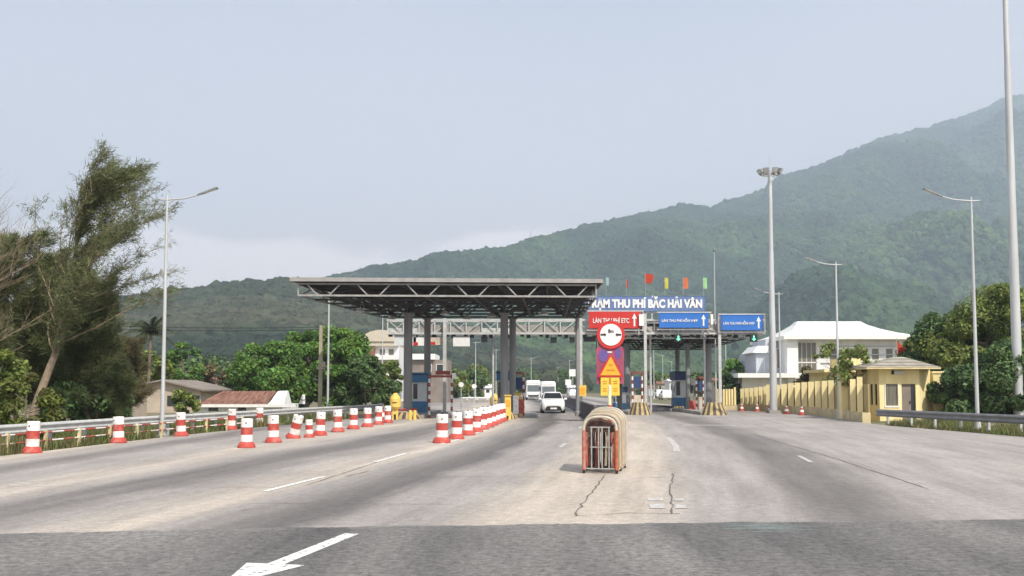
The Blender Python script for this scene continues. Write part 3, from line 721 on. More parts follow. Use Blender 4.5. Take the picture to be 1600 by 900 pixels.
def casuarina(name, label, loc, h, seed, lean=2.0, wind=1.0, dens=1.0, spread=1.0, leafm=None, low=.2, bark='barkl', tuft=(.3, .7), group=None, nbr=46):
    """feathery she-oak: leaning trunk, long limbs swept by the wind, sprays of thin needles"""
    r = random.Random(seed); rs = np.random.RandomState(seed)
    root = thing(name, label, 'tree', loc, 0, group)
    tb = MB()
    def tp(t): return Vector((lean * t ** 1.6 + .25 * math.sin(t * 7 + seed), .2 * math.sin(t * 5 + seed), h * .93 * t))
    ts = [i / 12 for i in range(13)]
    tb.tube([tp(t) for t in ts], [max(.03, .19 * (1 - t * .85) * h / 11) for t in ts], 8)
    base = []; dirs = []
    for i in range(nbr):
        t = low + (1 - low) * (i + r.random()) / nbr
        a = r.uniform(0, 2 * PI)
        L = spread * h * (.13 + .20 * math.sin(PI * min(1, .25 + t * .72))) * r.uniform(.6, 1.2)
        d = Vector((math.cos(a), math.sin(a), r.uniform(.3, .9)))
        d = (d + Vector((wind * .75, 0, .35 * wind)) * (t ** 1.2)).normalized()
        p = tp(t); pts = [p]; dd = d.copy(); k = 6
        for j in range(k):
            dd = (dd + Vector((wind * .10, 0, .03)) + Vector((r.uniform(-.16, .16), r.uniform(-.16, .16), r.uniform(-.14, .12)))).normalized()
            pts.append(pts[-1] + dd * L / k)
        tb.tube(pts, [max(.008, .05 * (1 - j / (k + .6)) * (1.25 - t)) for j in range(k + 1)], 5, cap=False)
        for j in range(1, k + 1):
            for q in range(3):
                sd_ = (dd + Vector((r.uniform(-1, 1), r.uniform(-1, 1), r.uniform(-.4, .8)))).normalized()
                l2 = L * r.uniform(.10, .30)
                b0 = pts[j - 1].lerp(pts[j], r.random())
                e = b0 + sd_ * l2
                tb.tube([b0, e], [.012, .004], 3, cap=False)
                m_ = int(38 * dens)
                for x in range(m_):
                    f = r.random()
                    base.append(b0.lerp(e, f)); dirs.append(sd_)
    base = np.array([tuple(b) for b in base]); dirs = np.array([tuple(b) for b in dirs])
    n = len(base)
    base = base + rs.normal(size=(n, 3)) * .085
    nd = dirs * .7 + rs.normal(size=(n, 3)) * .55 + np.array([wind * .25, 0, -.12]); nd /= np.linalg.norm(nd, axis=1)[:, None]
    ln = rs.uniform(tuft[0], tuft[1], n)[:, None] * .62
    sdv = np.cross(nd, rs.normal(size=(n, 3))); sdv /= np.linalg.norm(sdv, axis=1)[:, None]
    wd = rs.uniform(.013, .028, n)[:, None]
    V = np.stack([base - sdv * wd / 2, base + sdv * wd / 2, base + nd * ln * .6 + sdv * wd * .6, base + nd * ln], 1).reshape(-1, 3)
    tb.build('trunk', M[bark], root)
    np_mesh('crown', V, np.arange(n * 4).reshape(-1, 4), leafm or LEAF['needle'], root)
    return root

def bare_tree(name, label, loc, h, seed, lean=1.0, bark='barkl'):
    r = random.Random(seed); root = thing(name, label, 'tree', loc)
    tb = MB(); tw = MB()
    def grow(p, d, L, rr, lev, b):
        pts = [p]; dd = d.copy()
        for j in range(5):
            dd = (dd + Vector((r.uniform(-.13, .13) + .03, r.uniform(-.13, .13), r.uniform(-.03, .1)))).normalized()
            pts.append(pts[-1] + dd * L / 5)
        b.tube(pts, [rr * (1 - .13 * j) for j in range(6)], 5 if lev else 8, cap=False)
        if lev >= 4: return
        for j in range(2 if lev else 1, 6):
            for q in range(2 if lev < 3 else 1):
                nd_ = (dd * .8 + Vector((r.uniform(-.8, .8) + .12, r.uniform(-.8, .8), r.uniform(-.1, .7)))).normalized()
                grow(pts[j], nd_, L * r.uniform(.38, .56), rr * .42, lev + 1, tw)
    grow(Vector((0, 0, 0)), Vector((.1 * lean, 0, 1)).normalized(), h * .62, h * .009, 0, tb)
    tb.build('trunk', M[bark], root); tw.build('branches', M[bark], root)
    return root

def loc_at(px, Y, z=0): 
    p = at(px, 650, Y); return (p.x, Y, z)

# tall wind-swept she-oaks on the left
casuarina('she_oak_tree', 'tallest feathery tree at the left, its crown swept to the right', loc_at(60, 38), 10.9, 5, lean=2.3, wind=1.1, dens=1.0, spread=1.25, low=.30, nbr=50, tuft=(.2, .5))
casuarina('she_oak_tree', 'dark drooping feathery tree just right of the tallest one', loc_at(128, 41), 6.4, 8, lean=.2, wind=.2, dens=1.25, spread=.95, low=.12, nbr=62, tuft=(.35, .8))
casuarina('she_oak_tree', 'lower dense feathery tree in front of the grey sheds at left', loc_at(162, 44), 4.3, 12, lean=.1, wind=.1, dens=1.2, spread=.9, low=.06, nbr=50, tuft=(.4, .8))
casuarina('she_oak_tree', 'feathery tree filling the gap left of the tallest one', loc_at(22, 42), 7.6, 15, lean=1.2, wind=.6, dens=1.0, spread=1.15, low=.12, nbr=48)
casuarina('she_oak_tree', 'partly cropped feathery tree at the far left edge', loc_at(-22, 39), 8.2, 19, lean=.8, wind=.5, dens=.85, spread=1.0, low=.2, nbr=42)
casuarina('she_oak_tree', 'olive feathery tree low behind the guardrail, left of the grey sheds', loc_at(95, 47), 5.6, 23, lean=.2, wind=.2, dens=1.1, spread=1.3, low=.05, nbr=46, tuft=(.4, .8))
casuarina('she_oak_tree', 'dry brown feathery tree beside the tan gable house', loc_at(192, 52), 4.4, 27, lean=.2, wind=.1, dens=.8, spread=.9, low=.1, leafm=LEAF['dry'], nbr=32, tuft=(.4, .8))
bare_tree('bare_tree', 'leafless pale tree rising above the foliage at the left edge', loc_at(-92, 37), 10.6, 31, .4)
broad_tree('bush', 'bright yellow green bush behind the guardrail at the left edge', loc_at(40, 33), 2.3, 2.2, LEAF['lime'], 41, nb=16, per=170, leaf=.11, trunk_h=.2, low=.15, cat='bush')
broad_tree('bush', 'tall olive bush at the far left edge of the verge', loc_at(-8, 34), 3.3, 2.8, LEAF['olive'], 42, nb=22, per=220, leaf=.11, trunk_h=.2, low=.12, cat='bush')
broad_tree('bush', 'dark low bush between the yellow bush and the drooping tree', loc_at(100, 40), 2.0, 3.4, LEAF['dark'], 43, nb=16, per=200, leaf=.13, trunk_h=.2, low=.15, cat='bush')
broad_tree('bush', 'dark undergrowth bush below the drooping feathery tree', loc_at(158, 47), 2.4, 3.6, LEAF['dark'], 44, nb=16, per=200, leaf=.14, trunk_h=.2, low=.15, cat='bush')
broad_tree('bush', 'small green bush in front of the tan gable house', loc_at(287, 58), 1.7, 2.2, LEAF['olive'], 45, nb=12, per=150, leaf=.14, trunk_h=.2, low=.15, cat='bush')
# broad trees behind the rusty roofed house
GR = 'leafy trees behind the rusty roofed house'
broad_tree('leafy_tree', 'wide green tree directly behind the rusty roofed house', loc_at(425, 82), 5.6, 7.2, LEAF['green'], 51, GR, nb=40, per=480, leaf=.2, low=.12)
broad_tree('leafy_tree', 'tall green tree behind the thin grey pole', loc_at(525, 84), 7.1, 6.4, LEAF['green'], 52, GR, nb=44, per=480, leaf=.2, low=.1)
broad_tree('leafy_tree', 'rounded green tree beside the tan concrete pole', loc_at(480, 88), 6.9, 5.6, LEAF['green'], 53, GR, nb=36, per=480, leaf=.2, low=.15)
broad_tree('leafy_tree', 'low dark tree right of the tall leafy one', loc_at(570, 80), 4.4, 5.0, LEAF['dark'], 54, GR, nb=34, per=260, leaf=.24, low=.08)
broad_tree('leafy_tree', 'dark leafy tree at the left end of the leafy row', loc_at(380, 92), 4.6, 5.0, LEAF['dark'], 55, GR, nb=30, per=260, leaf=.26, low=.1)
broad_tree('leafy_tree', 'small tree in front of the domed white building', loc_at(608, 86), 4.2, 3.0, LEAF['olive'], 56, GR, nb=18, per=180, leaf=.2, low=.3)
broad_tree('leafy_tree', 'spreading sparse tree right of the palm', loc_at(284, 95), 6.3, 4.8, LEAF['green'], 57, nb=16, per=130, leaf=.25, trunk_h=.45, low=.45)
broad_tree('leafy_tree', 'olive tree behind the palm and the tan gable house', loc_at(212, 90), 5.8, 6, LEAF['olive'], 58, nb=26, per=220, leaf=.26, low=.15)
broad_tree('leafy_tree', 'dry brown tree right of the tan gable house', loc_at(335, 105), 4.3, 6, LEAF['dry'], 59, nb=22, per=180, leaf=.26, low=.1)
# right side
RT = 'trees beside the gatehouse'
broad_tree('leafy_tree', 'large olive tree filling the right edge behind the lamp post', loc_at(1545, 60), 8.1, 7.4, LEAF['olive'], 61, RT, nb=56, per=720, leaf=.14, low=.06)
broad_tree('leafy_tree', 'tall dark green tree just right of the gatehouse', loc_at(1480, 62), 6.6, 5.4, LEAF['dark'], 62, RT, nb=44, per=700, leaf=.14, low=.05)
broad_tree('leafy_tree', 'dense green shrubby tree low at the right edge', loc_at(1590, 54), 4.4, 5.6, LEAF['dark'], 63, RT, nb=44, per=650, leaf=.14, low=.03)
broad_tree('leafy_tree', 'olive tree behind the gatehouse roof and the red flag', loc_at(1442, 72), 5.6, 4.6, LEAF['olive'], 64, RT, nb=32, per=300, leaf=.22, low=.1)
broad_tree('leafy_tree', 'far right tree beyond the big mast', loc_at(1670, 64), 7.2, 6.4, LEAF['olive'], 65, RT, nb=36, per=300, leaf=.22, low=.08)
broad_tree('leafy_tree', 'low dark shrubby tree between gatehouse and lamp post', loc_at(1512, 55), 3.0, 4.4, LEAF['dark'], 69, RT, nb=34, per=380, leaf=.17, low=.02)
broad_tree('small_tree', 'slender sparse tree with thin leaves left of the gatehouse', loc_at(1340, 57), 4.3, 2.6, LEAF['olive'], 66, nb=17, per=60, leaf=.16, trunk_h=.5, low=.5, tr=.045)
broad_tree('small_tree', 'slender sparse tree in front of the curtained window', loc_at(1300, 72), 5.2, 3.0, LEAF['olive'], 67, nb=14, per=60, leaf=.18, trunk_h=.5, low=.45, tr=.05)
broad_tree('bush', 'brownish bush showing above the yellow fence', loc_at(1268, 84), 3.6, 2.9, LEAF['dry'], 68, nb=16, per=120, leaf=.2, low=.3, cat='bush')
broad_tree('leafy_tree', 'round green tree behind the slim white porch', loc_at(1148, 118), 5.2, 4.4, LEAF['green'], 70, nb=26, per=260, leaf=.28, low=.05)
broad_tree('leafy_tree', 'dark tree left of the slim white porch', loc_at(1140, 108), 3.4, 3.4, LEAF['dark'], 71, nb=22, per=220, leaf=.26, low=.02)
# background belt in the valley, told apart by place
for i, (px, Y, h, wd, k) in enumerate([(728, 190, 5, 9, 'dark'), (752, 230, 7, 10, 'olive'), (700, 170, 5.2, 8, 'olive'), (660, 150, 5, 8, 'dark'),
                                       (805, 300, 8, 14, 'dark'), (890, 290, 7, 12, 'dark'), (1020, 260, 6, 10, 'dark'), (1045, 240, 5, 10, 'olive'),
                                       (1095, 200, 5, 9, 'dark'), (250, 140, 6, 10, 'dark'), (320, 160, 7, 12, 'dark'), (175, 130, 7, 10, 'dark'), (1180, 150, 4.5, 7, 'dark')]):
    nm = {'dark': 'dark', 'olive': 'olive'}[k]
    side = 'left of the toll columns' if px < 640 else ('seen between the left toll columns' if px < 780 else ('seen beyond the white car' if px < 900 else 'seen beyond the right toll lanes'))
    broad_tree('distant_tree', f'{ORD[i] if i else "first"} distant {nm} tree from a scattered belt, {side}', loc_at(px, Y), h, wd, LEAF[k], 80 + i, 'distant trees in the valley', nb=22, per=130, leaf=.5, low=.02)

# palm
def palm(label, loc, h, seed):
    r = random.Random(seed); root = thing('palm_tree', label, 'palm', loc)
    tb = MB(); tb.tube([(0, 0, 0), (.08, 0, h * .5), (.15, 0, h * .86)], [.17, .13, .12], 8); tb.build('trunk', M['bark'], root)
    for k in range(15):
        a = k * 2.4 + r.uniform(-.2, .2); el = r.uniform(.1, 1.25); L = r.uniform(2.0, 2.6)
        fb = MB(); p = Vector((.15, 0, h * .86)); d = Vector((math.cos(a) * math.cos(el), math.sin(a) * math.cos(el), math.sin(el)))
        pts = [p]
        for j in range(7):
            d = (d + Vector((0, 0, -.2))).normalized(); pts.append(pts[-1] + d * L / 7)
        fb.tube(pts, [.03 - .003 * j for j in range(8)], 4, cap=False)
        sd_ = d.cross(Vector((0, 0, 1))).normalized()
        for j in range(1, 8):
            for q in range(2):
                b0 = pts[j - 1].lerp(pts[j], .5 * q + .25)
                for s_ in (-1, 1):
                    e = b0 + sd_ * s_ * .55 * (1 - .08 * j) + d * .2 + Vector((0, 0, -.18))
                    w_ = (pts[j] - pts[j - 1]).normalized() * .09
                    fb.add([b0 - w_, b0 + w_, e], [(0, 1, 2)])
        fb.build('frond', LEAF['palm'], root)
    return root
palm('dark palm crown rising left of the lamp post, above the tan gable', loc_at(230, 78), 7.4, 3)

# verge grass
def verge(name, label, spots, n, seed, h=(.12, .5)):
    rs = np.random.RandomState(seed); P = []
    for (x0, y0, x1, y1, wd), k in zip(spots, np.array([n // len(spots)] * len(spots))):
        t = rs.uniform(0, 1, k); off = rs.uniform(0, 1, k) ** 1.2 * wd
        P.append(np.stack([x0 + (x1 - x0) * t + off, y0 + (y1 - y0) * t, np.full(k, -.06)], 1))
    P = np.concatenate(P); m_ = len(P)
    clump = (vnoise(P[:, 0] * .9, P[:, 1] * .9, seed) > .35); P = P[clump]; m_ = len(P)
    a = rs.uniform(0, 2 * PI, m_); wdt = rs.uniform(.012, .035, m_)
    s_ = np.stack([np.cos(a), np.sin(a), a * 0], 1) * wdt[:, None]
    hh = rs.uniform(h[0], h[1], m_) * (.5 + vnoise(P[:, 0] * .5, P[:, 1] * .5, seed + 3))
    tp_ = P + np.stack([rs.normal(0, .09, m_), rs.normal(0, .09, m_), hh], 1)
    V = np.stack([P - s_, P + s_, tp_], 1).reshape(-1, 3)
    o = np_mesh(name, V, np.arange(m_ * 3).reshape(-1, 3), LEAF['grass'])
    return tag(o, label, 'grass', kind='stuff')
verge('verge_grass', 'weedy green grass under the left guardrail', [(-14.6, 20, -14.3, 28, -7), (-14.2, 28, -12.6, 42, -7), (-12.6, 42, -9.6, 60, -8)], 52000, 5)
verge('verge_grass', 'dry weedy grass under the right guardrail', [(20.9, 30, 19.6, 40, 9), (19.6, 40, 18.8, 49, 8)], 24000, 6, (.1, .38))

# ------------------------------------------------------------------ far buildings on the left
def windows(b, parent, spots, m, y, org, frame=.06, fm=None):
    for (x0, x1, z0, z1) in spots:
        wb = MB()
        wb.box(x0 - frame, x1 + frame, y - .05, y + .02, z0 - frame, z0); wb.box(x0 - frame, x1 + frame, y - .05, y + .02, z1, z1 + frame)
        wb.box(x0 - frame, x0, y - .05, y + .02, z0, z1); wb.box(x1, x1 + frame, y - .05, y + .02, z0, z1)
        o = wb.build('window', fm or M['white'], parent, org)
        gb = MB(); gb.box(x0, x1, y - .02, y + .01, z0, z1); gb.build('pane', m, o, org)

def roof_sheet(mb, A_, B_, C_, D_, n, amp, th=.03):
    """corrugated sheet: eave A->B, ridge D->C"""
    A_, B_, C_, D_ = map(Vector, (A_, B_, C_, D_)); nr = (B_ - A_).cross(D_ - A_).normalized()
    vs = []; k = n * 4
    for i in range(k + 1):
        t = i / k; o_ = nr * amp * math.sin(i * PI / 2)
        vs += [A_.lerp(B_, t) + o_, D_.lerp(C_, t) + o_]
    mb.add(vs, [(2 * i, 2 * i + 2, 2 * i + 3, 2 * i + 1) for i in range(k)], 0, True)
    mb.add([v - nr * th for v in vs], [(2 * i, 2 * i + 1, 2 * i + 3, 2 * i + 2) for i in range(k)], 0, True)

# rusty-roofed house: long low white wall, corrugated roof rising away from the road, white gable end
Yh = 66.0
hx0, hx1 = at(303, 640, Yh).x, at(441, 640, Yh).x
org = Vector(((hx0 + hx1) / 2, Yh, 0))
t = thing('low_house', 'low white house with a rusty corrugated roof behind the left guardrail', 'house', org)
zt = at(360, 632, Yh).z; zr = at(360, 611, Yh + 2.5).z
b = MB(); b.box(hx0, hx1, Yh, Yh + 5, -.1, zt); b.build('wall', M['whitew'], t, org)
b = MB(); b.box(hx0 - .15, hx1 + 1.0, Yh - .35, Yh - .05, zt - .18, zt + .02); b.build('eave_board', M['white'], t, org)
b = MB(); roof_sheet(b, (hx0 + .25, Yh - .3, zt), (hx1 - 1.0, Yh - .3, zt), (hx1 - 1.0, Yh + 2.5, zr), (hx0 + 1.2, Yh + 2.5, zr), 20, .025); b.build('roof', M['rustroof'], t, org)
b = MB(); b.hexa([(hx1 - .95, Yh - .1, zt - .02), (hx1 + .1, Yh - .1, zt - .02), (hx1 + .1, Yh + 2.4, zt - .02), (hx1 - .95, Yh + 2.4, zt - .02)],
                 [(hx1 - .75, Yh + 1.6, zr - .05), (hx1 - .1, Yh + 1.6, zr - .05), (hx1 - .1, Yh + 2.2, zr + .02), (hx1 - .75, Yh + 2.2, zr + .02)]); b.build('gable', M['whitew'], t, org)
windows(b, t, [(hx0 + 1.0, hx0 + 1.7, .25, .6), (hx0 + 3.0, hx0 + 3.6, .25, .6)], M['glass'], Yh, org)

# tan gable house
Yh = 74.0
a0 = at(196, 600, Yh); a1 = at(255, 592, Yh); a2 = at(322, 610, Yh)
xl, xr_, xm = at(186, 610, Yh).x, a2.x, a1.x
org = Vector((xm, Yh, 0)); ze = at(322, 608, Yh).z; zp = at(255, 593, Yh).z
t = thing('gable_house', 'tan house with a wide shallow gable behind the left lamp post', 'house', org)
b = MB(); b.hexa([(xl, Yh, -.1), (xr_ - .4, Yh, -.1), (xr_ - .4, Yh + 8, -.1), (xl, Yh + 8, -.1)], [(xl, Yh, ze), (xr_ - .4, Yh, ze), (xr_ - .4, Yh + 8, ze), (xl, Yh + 8, ze)])
b.add([(xl, Yh, ze), (xr_ - .4, Yh, ze), (xm, Yh, zp - .12)], [(0, 1, 2)]); b.build('wall', M['tan'], t, org)
b = MB()
for xa, xb in ((xl - .3, xm), (xm, xr_)):
    za, zb = (ze - .05, zp) if xa < xm - .1 else (zp, ze - .05)
    b.hexa([(xa, Yh - .5, za - .12), (xb, Yh - .5, zb - .12), (xb, Yh + 8, zb - .12), (xa, Yh + 8, za - .12)], [(xa, Yh - .5, za), (xb, Yh - .5, zb), (xb, Yh + 8, zb), (xa, Yh + 8, za)])
b.build('roof', M['brown'], t, org)
b = MB(); b.box(xm + .35, xr_ - .5, Yh - .03, Yh + .02, ze - 1.3, ze - .5); b.build('opening', M['glass'], t, org)
b = MB(); b.box(xl + .6, xl + 1.4, Yh - .03, Yh + .02, .1, ze - .7); b.build('door', M['brown'], t, org)
# grey shed with a white water tank among the trees
Yh = 62; p = at(180, 640, Yh); org = Vector((p.x, Yh, 0))
t = thing('small_shed', 'narrow pale shed half hidden by the dark feathery trees', 'shed', org)
zz = at(180, 606, Yh).z
b = MB(); b.box(p.x - .7, p.x + .9, Yh, Yh + 3, -.1, zz); b.build('wall', M['tan'], t, org)
b = MB(); b.hexa([(p.x - .9, Yh - .3, zz), (p.x + 1.1, Yh - .3, zz), (p.x + 1.1, Yh + 3.2, zz + .3), (p.x - .9, Yh + 3.2, zz + .3)], [(p.x - .9, Yh - .3, zz + .08), (p.x + 1.1, Yh - .3, zz + .08), (p.x + 1.1, Yh + 3.2, zz + .4), (p.x - .9, Yh + 3.2, zz + .4)]); b.build('roof', M['brown'], t, org)
b = MB(); b.box(p.x - .1, p.x + .6, Yh - .04, Yh + .02, 0, zz - .5); b.build('door', M['brown'], t, org)
b = MB(); b.lathe([(.3, 0), (.32, .1), (.32, .5), (.2, .62), (.05, .66)], (p.x - .1, Yh + .6, zz + .16), 12); tag(b.build('water_tank', M['white'], None, (p.x - .1, Yh + .6, zz + .16)), 'white water tank on top of the narrow pale shed', 'tank')

# domed white building and its neighbours
Yh = 128.0
def px2(x, y, Y=None):
    q = at(x, y, Y or Yh); return q.x, q.z
x0, _ = px2(567, 600); x1, _ = px2(625, 600); org = Vector(((x0 + x1) / 2, Yh, 0))
t = thing('domed_house', 'cream white house with a rounded vaulted roof behind the leafy trees', 'house', org)
_, z1 = px2(600, 541); _, z0 = px2(600, 534); _, zt = px2(600, 516)
b = MB(); b.box(x0 + .9, x1 - .2, Yh, Yh + 9, -.1, z1); b.build('wall', M['whitew'], t, org)
poly = [(x0, z0)] + [((x0 + x1) / 2 - (x1 - x0) / 2 * math.cos(a_ * PI / 10), z0 + (zt - z0) * math.sin(a_ * PI / 10) ** .8) for a_ in range(0, 11)] + [(x1, z0)]
b = MB(); b.plate(poly[1:-1], Yh - 1.0, Yh + 9); b.box(x0 + .2, x1 - .2, Yh - .8, Yh + 9, z1, z0); b.build('roof', M['cream'], t, org)
_, zb0 = px2(600, 566); _, zb1 = px2(600, 559)
b = MB(); b.box(x0 + 1.6, x1, Yh - 1.4, Yh - .02, zb1 - .3, zb1 + .25); b.build('balcony', M['whitew'], t, org)
b = MB(); b.box(x0 + .8, x0 + 1.6, Yh - 1.0, Yh - .02, zb1, z1 - .2); b.build('pillar', M['tileroof'], t, org)
windows(b, t, [(x0 + 2.2, x0 + 2.9, z1 - 1.2, z1 - .4), (x0 + 3.4, x0 + 4.1, z1 - 1.2, z1 - .4), (x0 + 1.4, x0 + 2.2, 3.9, 4.9), (x0 + 3.0, x0 + 3.8, 3.9, 4.9)], M['curtain'], Yh, org)
# terrace house right of it, seen between columns
Yh = 120.0
x0, zt = px2(640, 562); x1, _ = px2(700, 562); org = Vector(((x0 + x1) / 2, Yh, 0))
t = thing('flat_roofed_house', 'brown grey flat roofed house seen behind the blue booth', 'house', org)
b = MB(); b.box(x0, x1, Yh, Yh + 7, -.1, zt); b.build('wall', M['brown'], t, org)
b = MB(); _, zz = px2(640, 553); b.box(x0 - .3, x1 - 1.6, Yh - .5, Yh + 7.2, zt + .005, zz); b.build('parapet', M['whitew'], t, org)
windows(b, t, [(x0 + 1.9, x0 + 2.7, zt - 1.4, zt - .6), (x0 + 3.4, x0 + 4.2, zt - 1.4, zt - .6)], M['glass'], Yh, org)

# scattered village houses past the toll: (px left, px right, roof row, Y, wall, roof)
vill = [(742, 768, 600, 200, 'whitew', 'wroof', 'white house with a pale roof seen between the left toll columns'),
        (716, 740, 604, 230, 'tan', 'tileroof', 'tan house with a brown roof left of the white one between the columns'),
        (770, 782, 602, 240, 'greyw', 'wroof', 'narrow grey house just left of the middle toll column'),
        (1028, 1044, 596, 210, 'tan', 'tileroof', 'tan house with a brown roof seen through the right toll lanes'),
        (1046, 1062, 592, 190, 'whitew', 'wroof', 'small white house seen left of the navy booth'),
        (1014, 1027, 602, 230, 'whitew', 'tileroof', 'tiny white house with red roof beyond the right lanes'),
        (888, 904, 602, 220, 'greyw', 'wroof', 'pale house seen just behind the concrete barrier'),
        (350, 368, 590, 150, 'tan', 'tileroof', 'distant tan house above the rusty roof at its left'),
        (300, 324, 588, 150, 'tan', 'tileroof', 'distant tan house right behind the tan gable'),
        (590, 612, 590, 112, 'whitew', 'wroof', 'white house with a pale roof low between the leafy trees'),
        (1118, 1140, 590, 112, 'tan', 'tileroof', 'small cream house with a brick red roof right of the thick column')]
for (p0, p1, rw, Y, wm, rm, lab) in vill:
    Yh = Y; x0, zt = px2(p0, rw); x1, _ = px2(p1, rw); zt = max(zt, 2.2); org = Vector(((x0 + x1) / 2, Y, 0)); W_ = x1 - x0; hz = W_ * .22
    t = thing('village_house', lab, 'house', org)
    b = MB(); b.box(x0, x1, Y, Y + 6, -.1, zt - hz); b.build('wall', M[wm], t, org)
    b = MB(); e_ = zt - hz; xm = (x0 + x1) / 2
    b.hexa([(x0 - .3, Y - .4, e_), (x1 + .3, Y - .4, e_), (x1 + .3, Y + 6.4, e_), (x0 - .3, Y + 6.4, e_)], [(x0 - .1, Y + 2.8, zt), (x1 + .1, Y + 2.8, zt), (x1 + .1, Y + 3.2, zt), (x0 - .1, Y + 3.2, zt)]); b.build('roof', M[rm], t, org)
    b = MB(); b.box(x0 + W_ * .42, x0 + W_ * .58, Y - .05, Y + .02, 0, min(2.0, e_ - .15)); b.build('door', M['brown'], t, org)
    for q in (.12, .68):
        b = MB(); b.box(x0 + W_ * q, x0 + W_ * (q + .2), Y - .05, Y + .02, e_ * .45, e_ * .8); b.build('window', M['glass'], t, org)

# ------------------------------------------------------------------ white office building on the right
Yb = 108.0
def B(x, y, Y=Yb): q = at(x, y, Y); return q.x, q.z
xl, ze = B(1219, 531); xr_, _ = B(1440, 531); _, zr = B(1300, 497); xa, _ = B(1268, 497); xb, _ = B(1372, 497)
org = Vector(((xl + xr_) / 2, Yb, 0))
t = thing('office_building', 'two storey white office building with a sweeping white hipped roof', 'building', org)
wx0, _ = B(1231, 531); wx1, _ = B(1432, 531)
b = MB(); b.box(wx0, wx1, Yb, Yb + 12, -.1, ze - .002); b.build('wall', M['whitew'], t, org)
b = MB(); prof = [(0, 0), (.2, .16), (.45, .38), (.7, .62), (.9, .84), (1, 1)]; dep0, dep1 = -1.6, 13.6
rings = []
for s_, q in prof:
    q2 = q ** 1.35
    X0 = xl + (xa - xl) * s_; X1 = xr_ + (xb - xr_) * s_; y0 = Yb + dep0 + (6 - dep0) * s_ * .93; y1 = Yb + dep1 + (6 - dep1) * s_ * .93
    z = ze + .38 + (zr - ze - .38) * q2
    rings.append([(X0, y0, z), (X1, y0, z), (X1, y1, z), (X0, y1, z)])
for r0, r1 in zip(rings[:-1], rings[1:]): b.add(r0 + r1, [(0, 1, 5, 4), (1, 2, 6, 5), (2, 3, 7, 6), (3, 0, 4, 7)])
b.add(rings[-1], [(0, 1, 2, 3)])
ro = b.build('roof', M['wroof'], t, org)
b = MB(); b.box(xl - .05, xr_ + .05, Yb + dep0 - .05, Yb + dep1, ze, ze + .375); b.build('fascia', M['white'], t, org)
b = MB()
for k in range(1, 26):
    s0 = k / 26; xe = xl + (xr_ - xl) * s0; xt = xa + (xb - xa) * s0
    b.beam((xe, Yb + dep0 + .0, ze + .40), (xt, Yb + 6 - .6 + dep0 * .06, zr + .02), .05, .05) if False else None
if b.v: b.build('roof_ribs', M['white'], ro, org)
# curtained glazing, two leaves each with mullions
gx0, gz1 = B(1245, 535); gx1, gz0 = B(1276, 598)
fr = MB()
fr.box(gx0 - .1, gx1 + .1, Yb - .08, Yb - .02, gz0 - .1, gz0); fr.box(gx0 - .1, gx1 + .1, Yb - .08, Yb - .02, (gz0 + gz1) / 2 - .06, (gz0 + gz1) / 2 + .06)
fr.box(gx0 - .1, gx0, Yb - .08, Yb - .02, gz0, gz1); fr.box(gx1, gx1 + .1, Yb - .08, Yb - .02, gz0, gz1)
wf = fr.build('window', M['white'], t, org)
for i in range(4):
    xa_ = gx0 + (gx1 - gx0) * i / 4; xb_ = gx0 + (gx1 - gx0) * (i + 1) / 4
    for z0_, z1_ in ((gz0, (gz0 + gz1) / 2 - .06), ((gz0 + gz1) / 2 + .06, gz1 - .06)):
        b = MB(); b.box(xa_ + .05, xb_ - .05, Yb - .05, Yb + .01, z0_, z1_); b.build('pane', M['curtain'], wf, org)
b = MB()
for k in range(4):
    _, zz = B(1300, 541 + k * 13); b.box(gx1 + .5, wx1 - .3, Yb - .12, Yb - .01, zz - .05, zz + .05)
b.build('cornice', M['greyw'], t, org)
for k, xx in enumerate((1296, 1318, 1340, 1362, 1384, 1406)):
    for (ya, yb_) in ((545, 562), (575, 595)):
        x0, z1_ = B(xx, ya); x1, z0_ = B(xx + 11, yb_)
        windows(b, t, [(x0, x1, z0_, z1_)], M['curtain'], Yb, org)
x0, _ = B(1231, 530); x1, _ = B(1243, 530)
b = MB(); b.box(x0 - .35, x1, Yb - .9, Yb - .01, -.1, ze - .003); b.build('corner_pier', M['white'], t, org)
# recessed grey wing to the left
x0, z1_ = B(1181, 552, Yb + 3); x1 = wx0 - .003
b = MB(); b.box(x0, x1, Yb + 3, Yb + 11, -.1, B(1181, 551, Yb + 3)[1]); b.build('wing_wall', M['greyw'], t, org)
x0_, zw = B(1190, 533, Yb + 3)
b = MB(); b.box(B(1196, 533, Yb + 4)[0], x1, Yb + 4, Yb + 10, B(1181, 551, Yb + 3)[1], B(1190, 530, Yb + 4)[1]); b.build('wing_upper_wall', M['greyw'], t, org)
b = MB(); c0, cz0 = B(1176, 551, Yb + 2.5); c1, cz1 = B(1203, 540, Yb + 2.5)
b.hexa([(c0, Yb + 2.5, cz0), (c1, Yb + 2.5, cz0), (c1, Yb + 8, cz0), (c0, Yb + 8, cz0)], [(c0 + .8, Yb + 3.2, cz1), (c1, Yb + 3.2, cz1), (c1, Yb + 8, cz1), (c0 + .8, Yb + 8, cz1)]); b.build('wing_roof', M['wroof'], t, org)
x0, z1_ = B(1184, 558, Yb + 3); x2, z0_ = B(1194, 580, Yb + 3); windows(b, t, [(x0, x2, z0_, z1_)], M['greyw'], Yb + 3, org)
x0, z1_ = B(1214, 545, Yb + 3); x2, z0_ = B(1226, 575, Yb + 3); windows(b, t, [(x0, x2, z0_, z1_)], M['curtain'], Yb + 3, org)
b = MB(); x0, z1_ = B(1153, 583, Yb - 3); x2, z0_ = B(1232, 590, Yb - 3)
b.box(x0, wx0 + .6, Yb - 3, Yb + 2.9, z0_, z1_); b.build('porch_roof', M['white'], t, org)
x3, _ = B(1161, 583, Yb - 1)
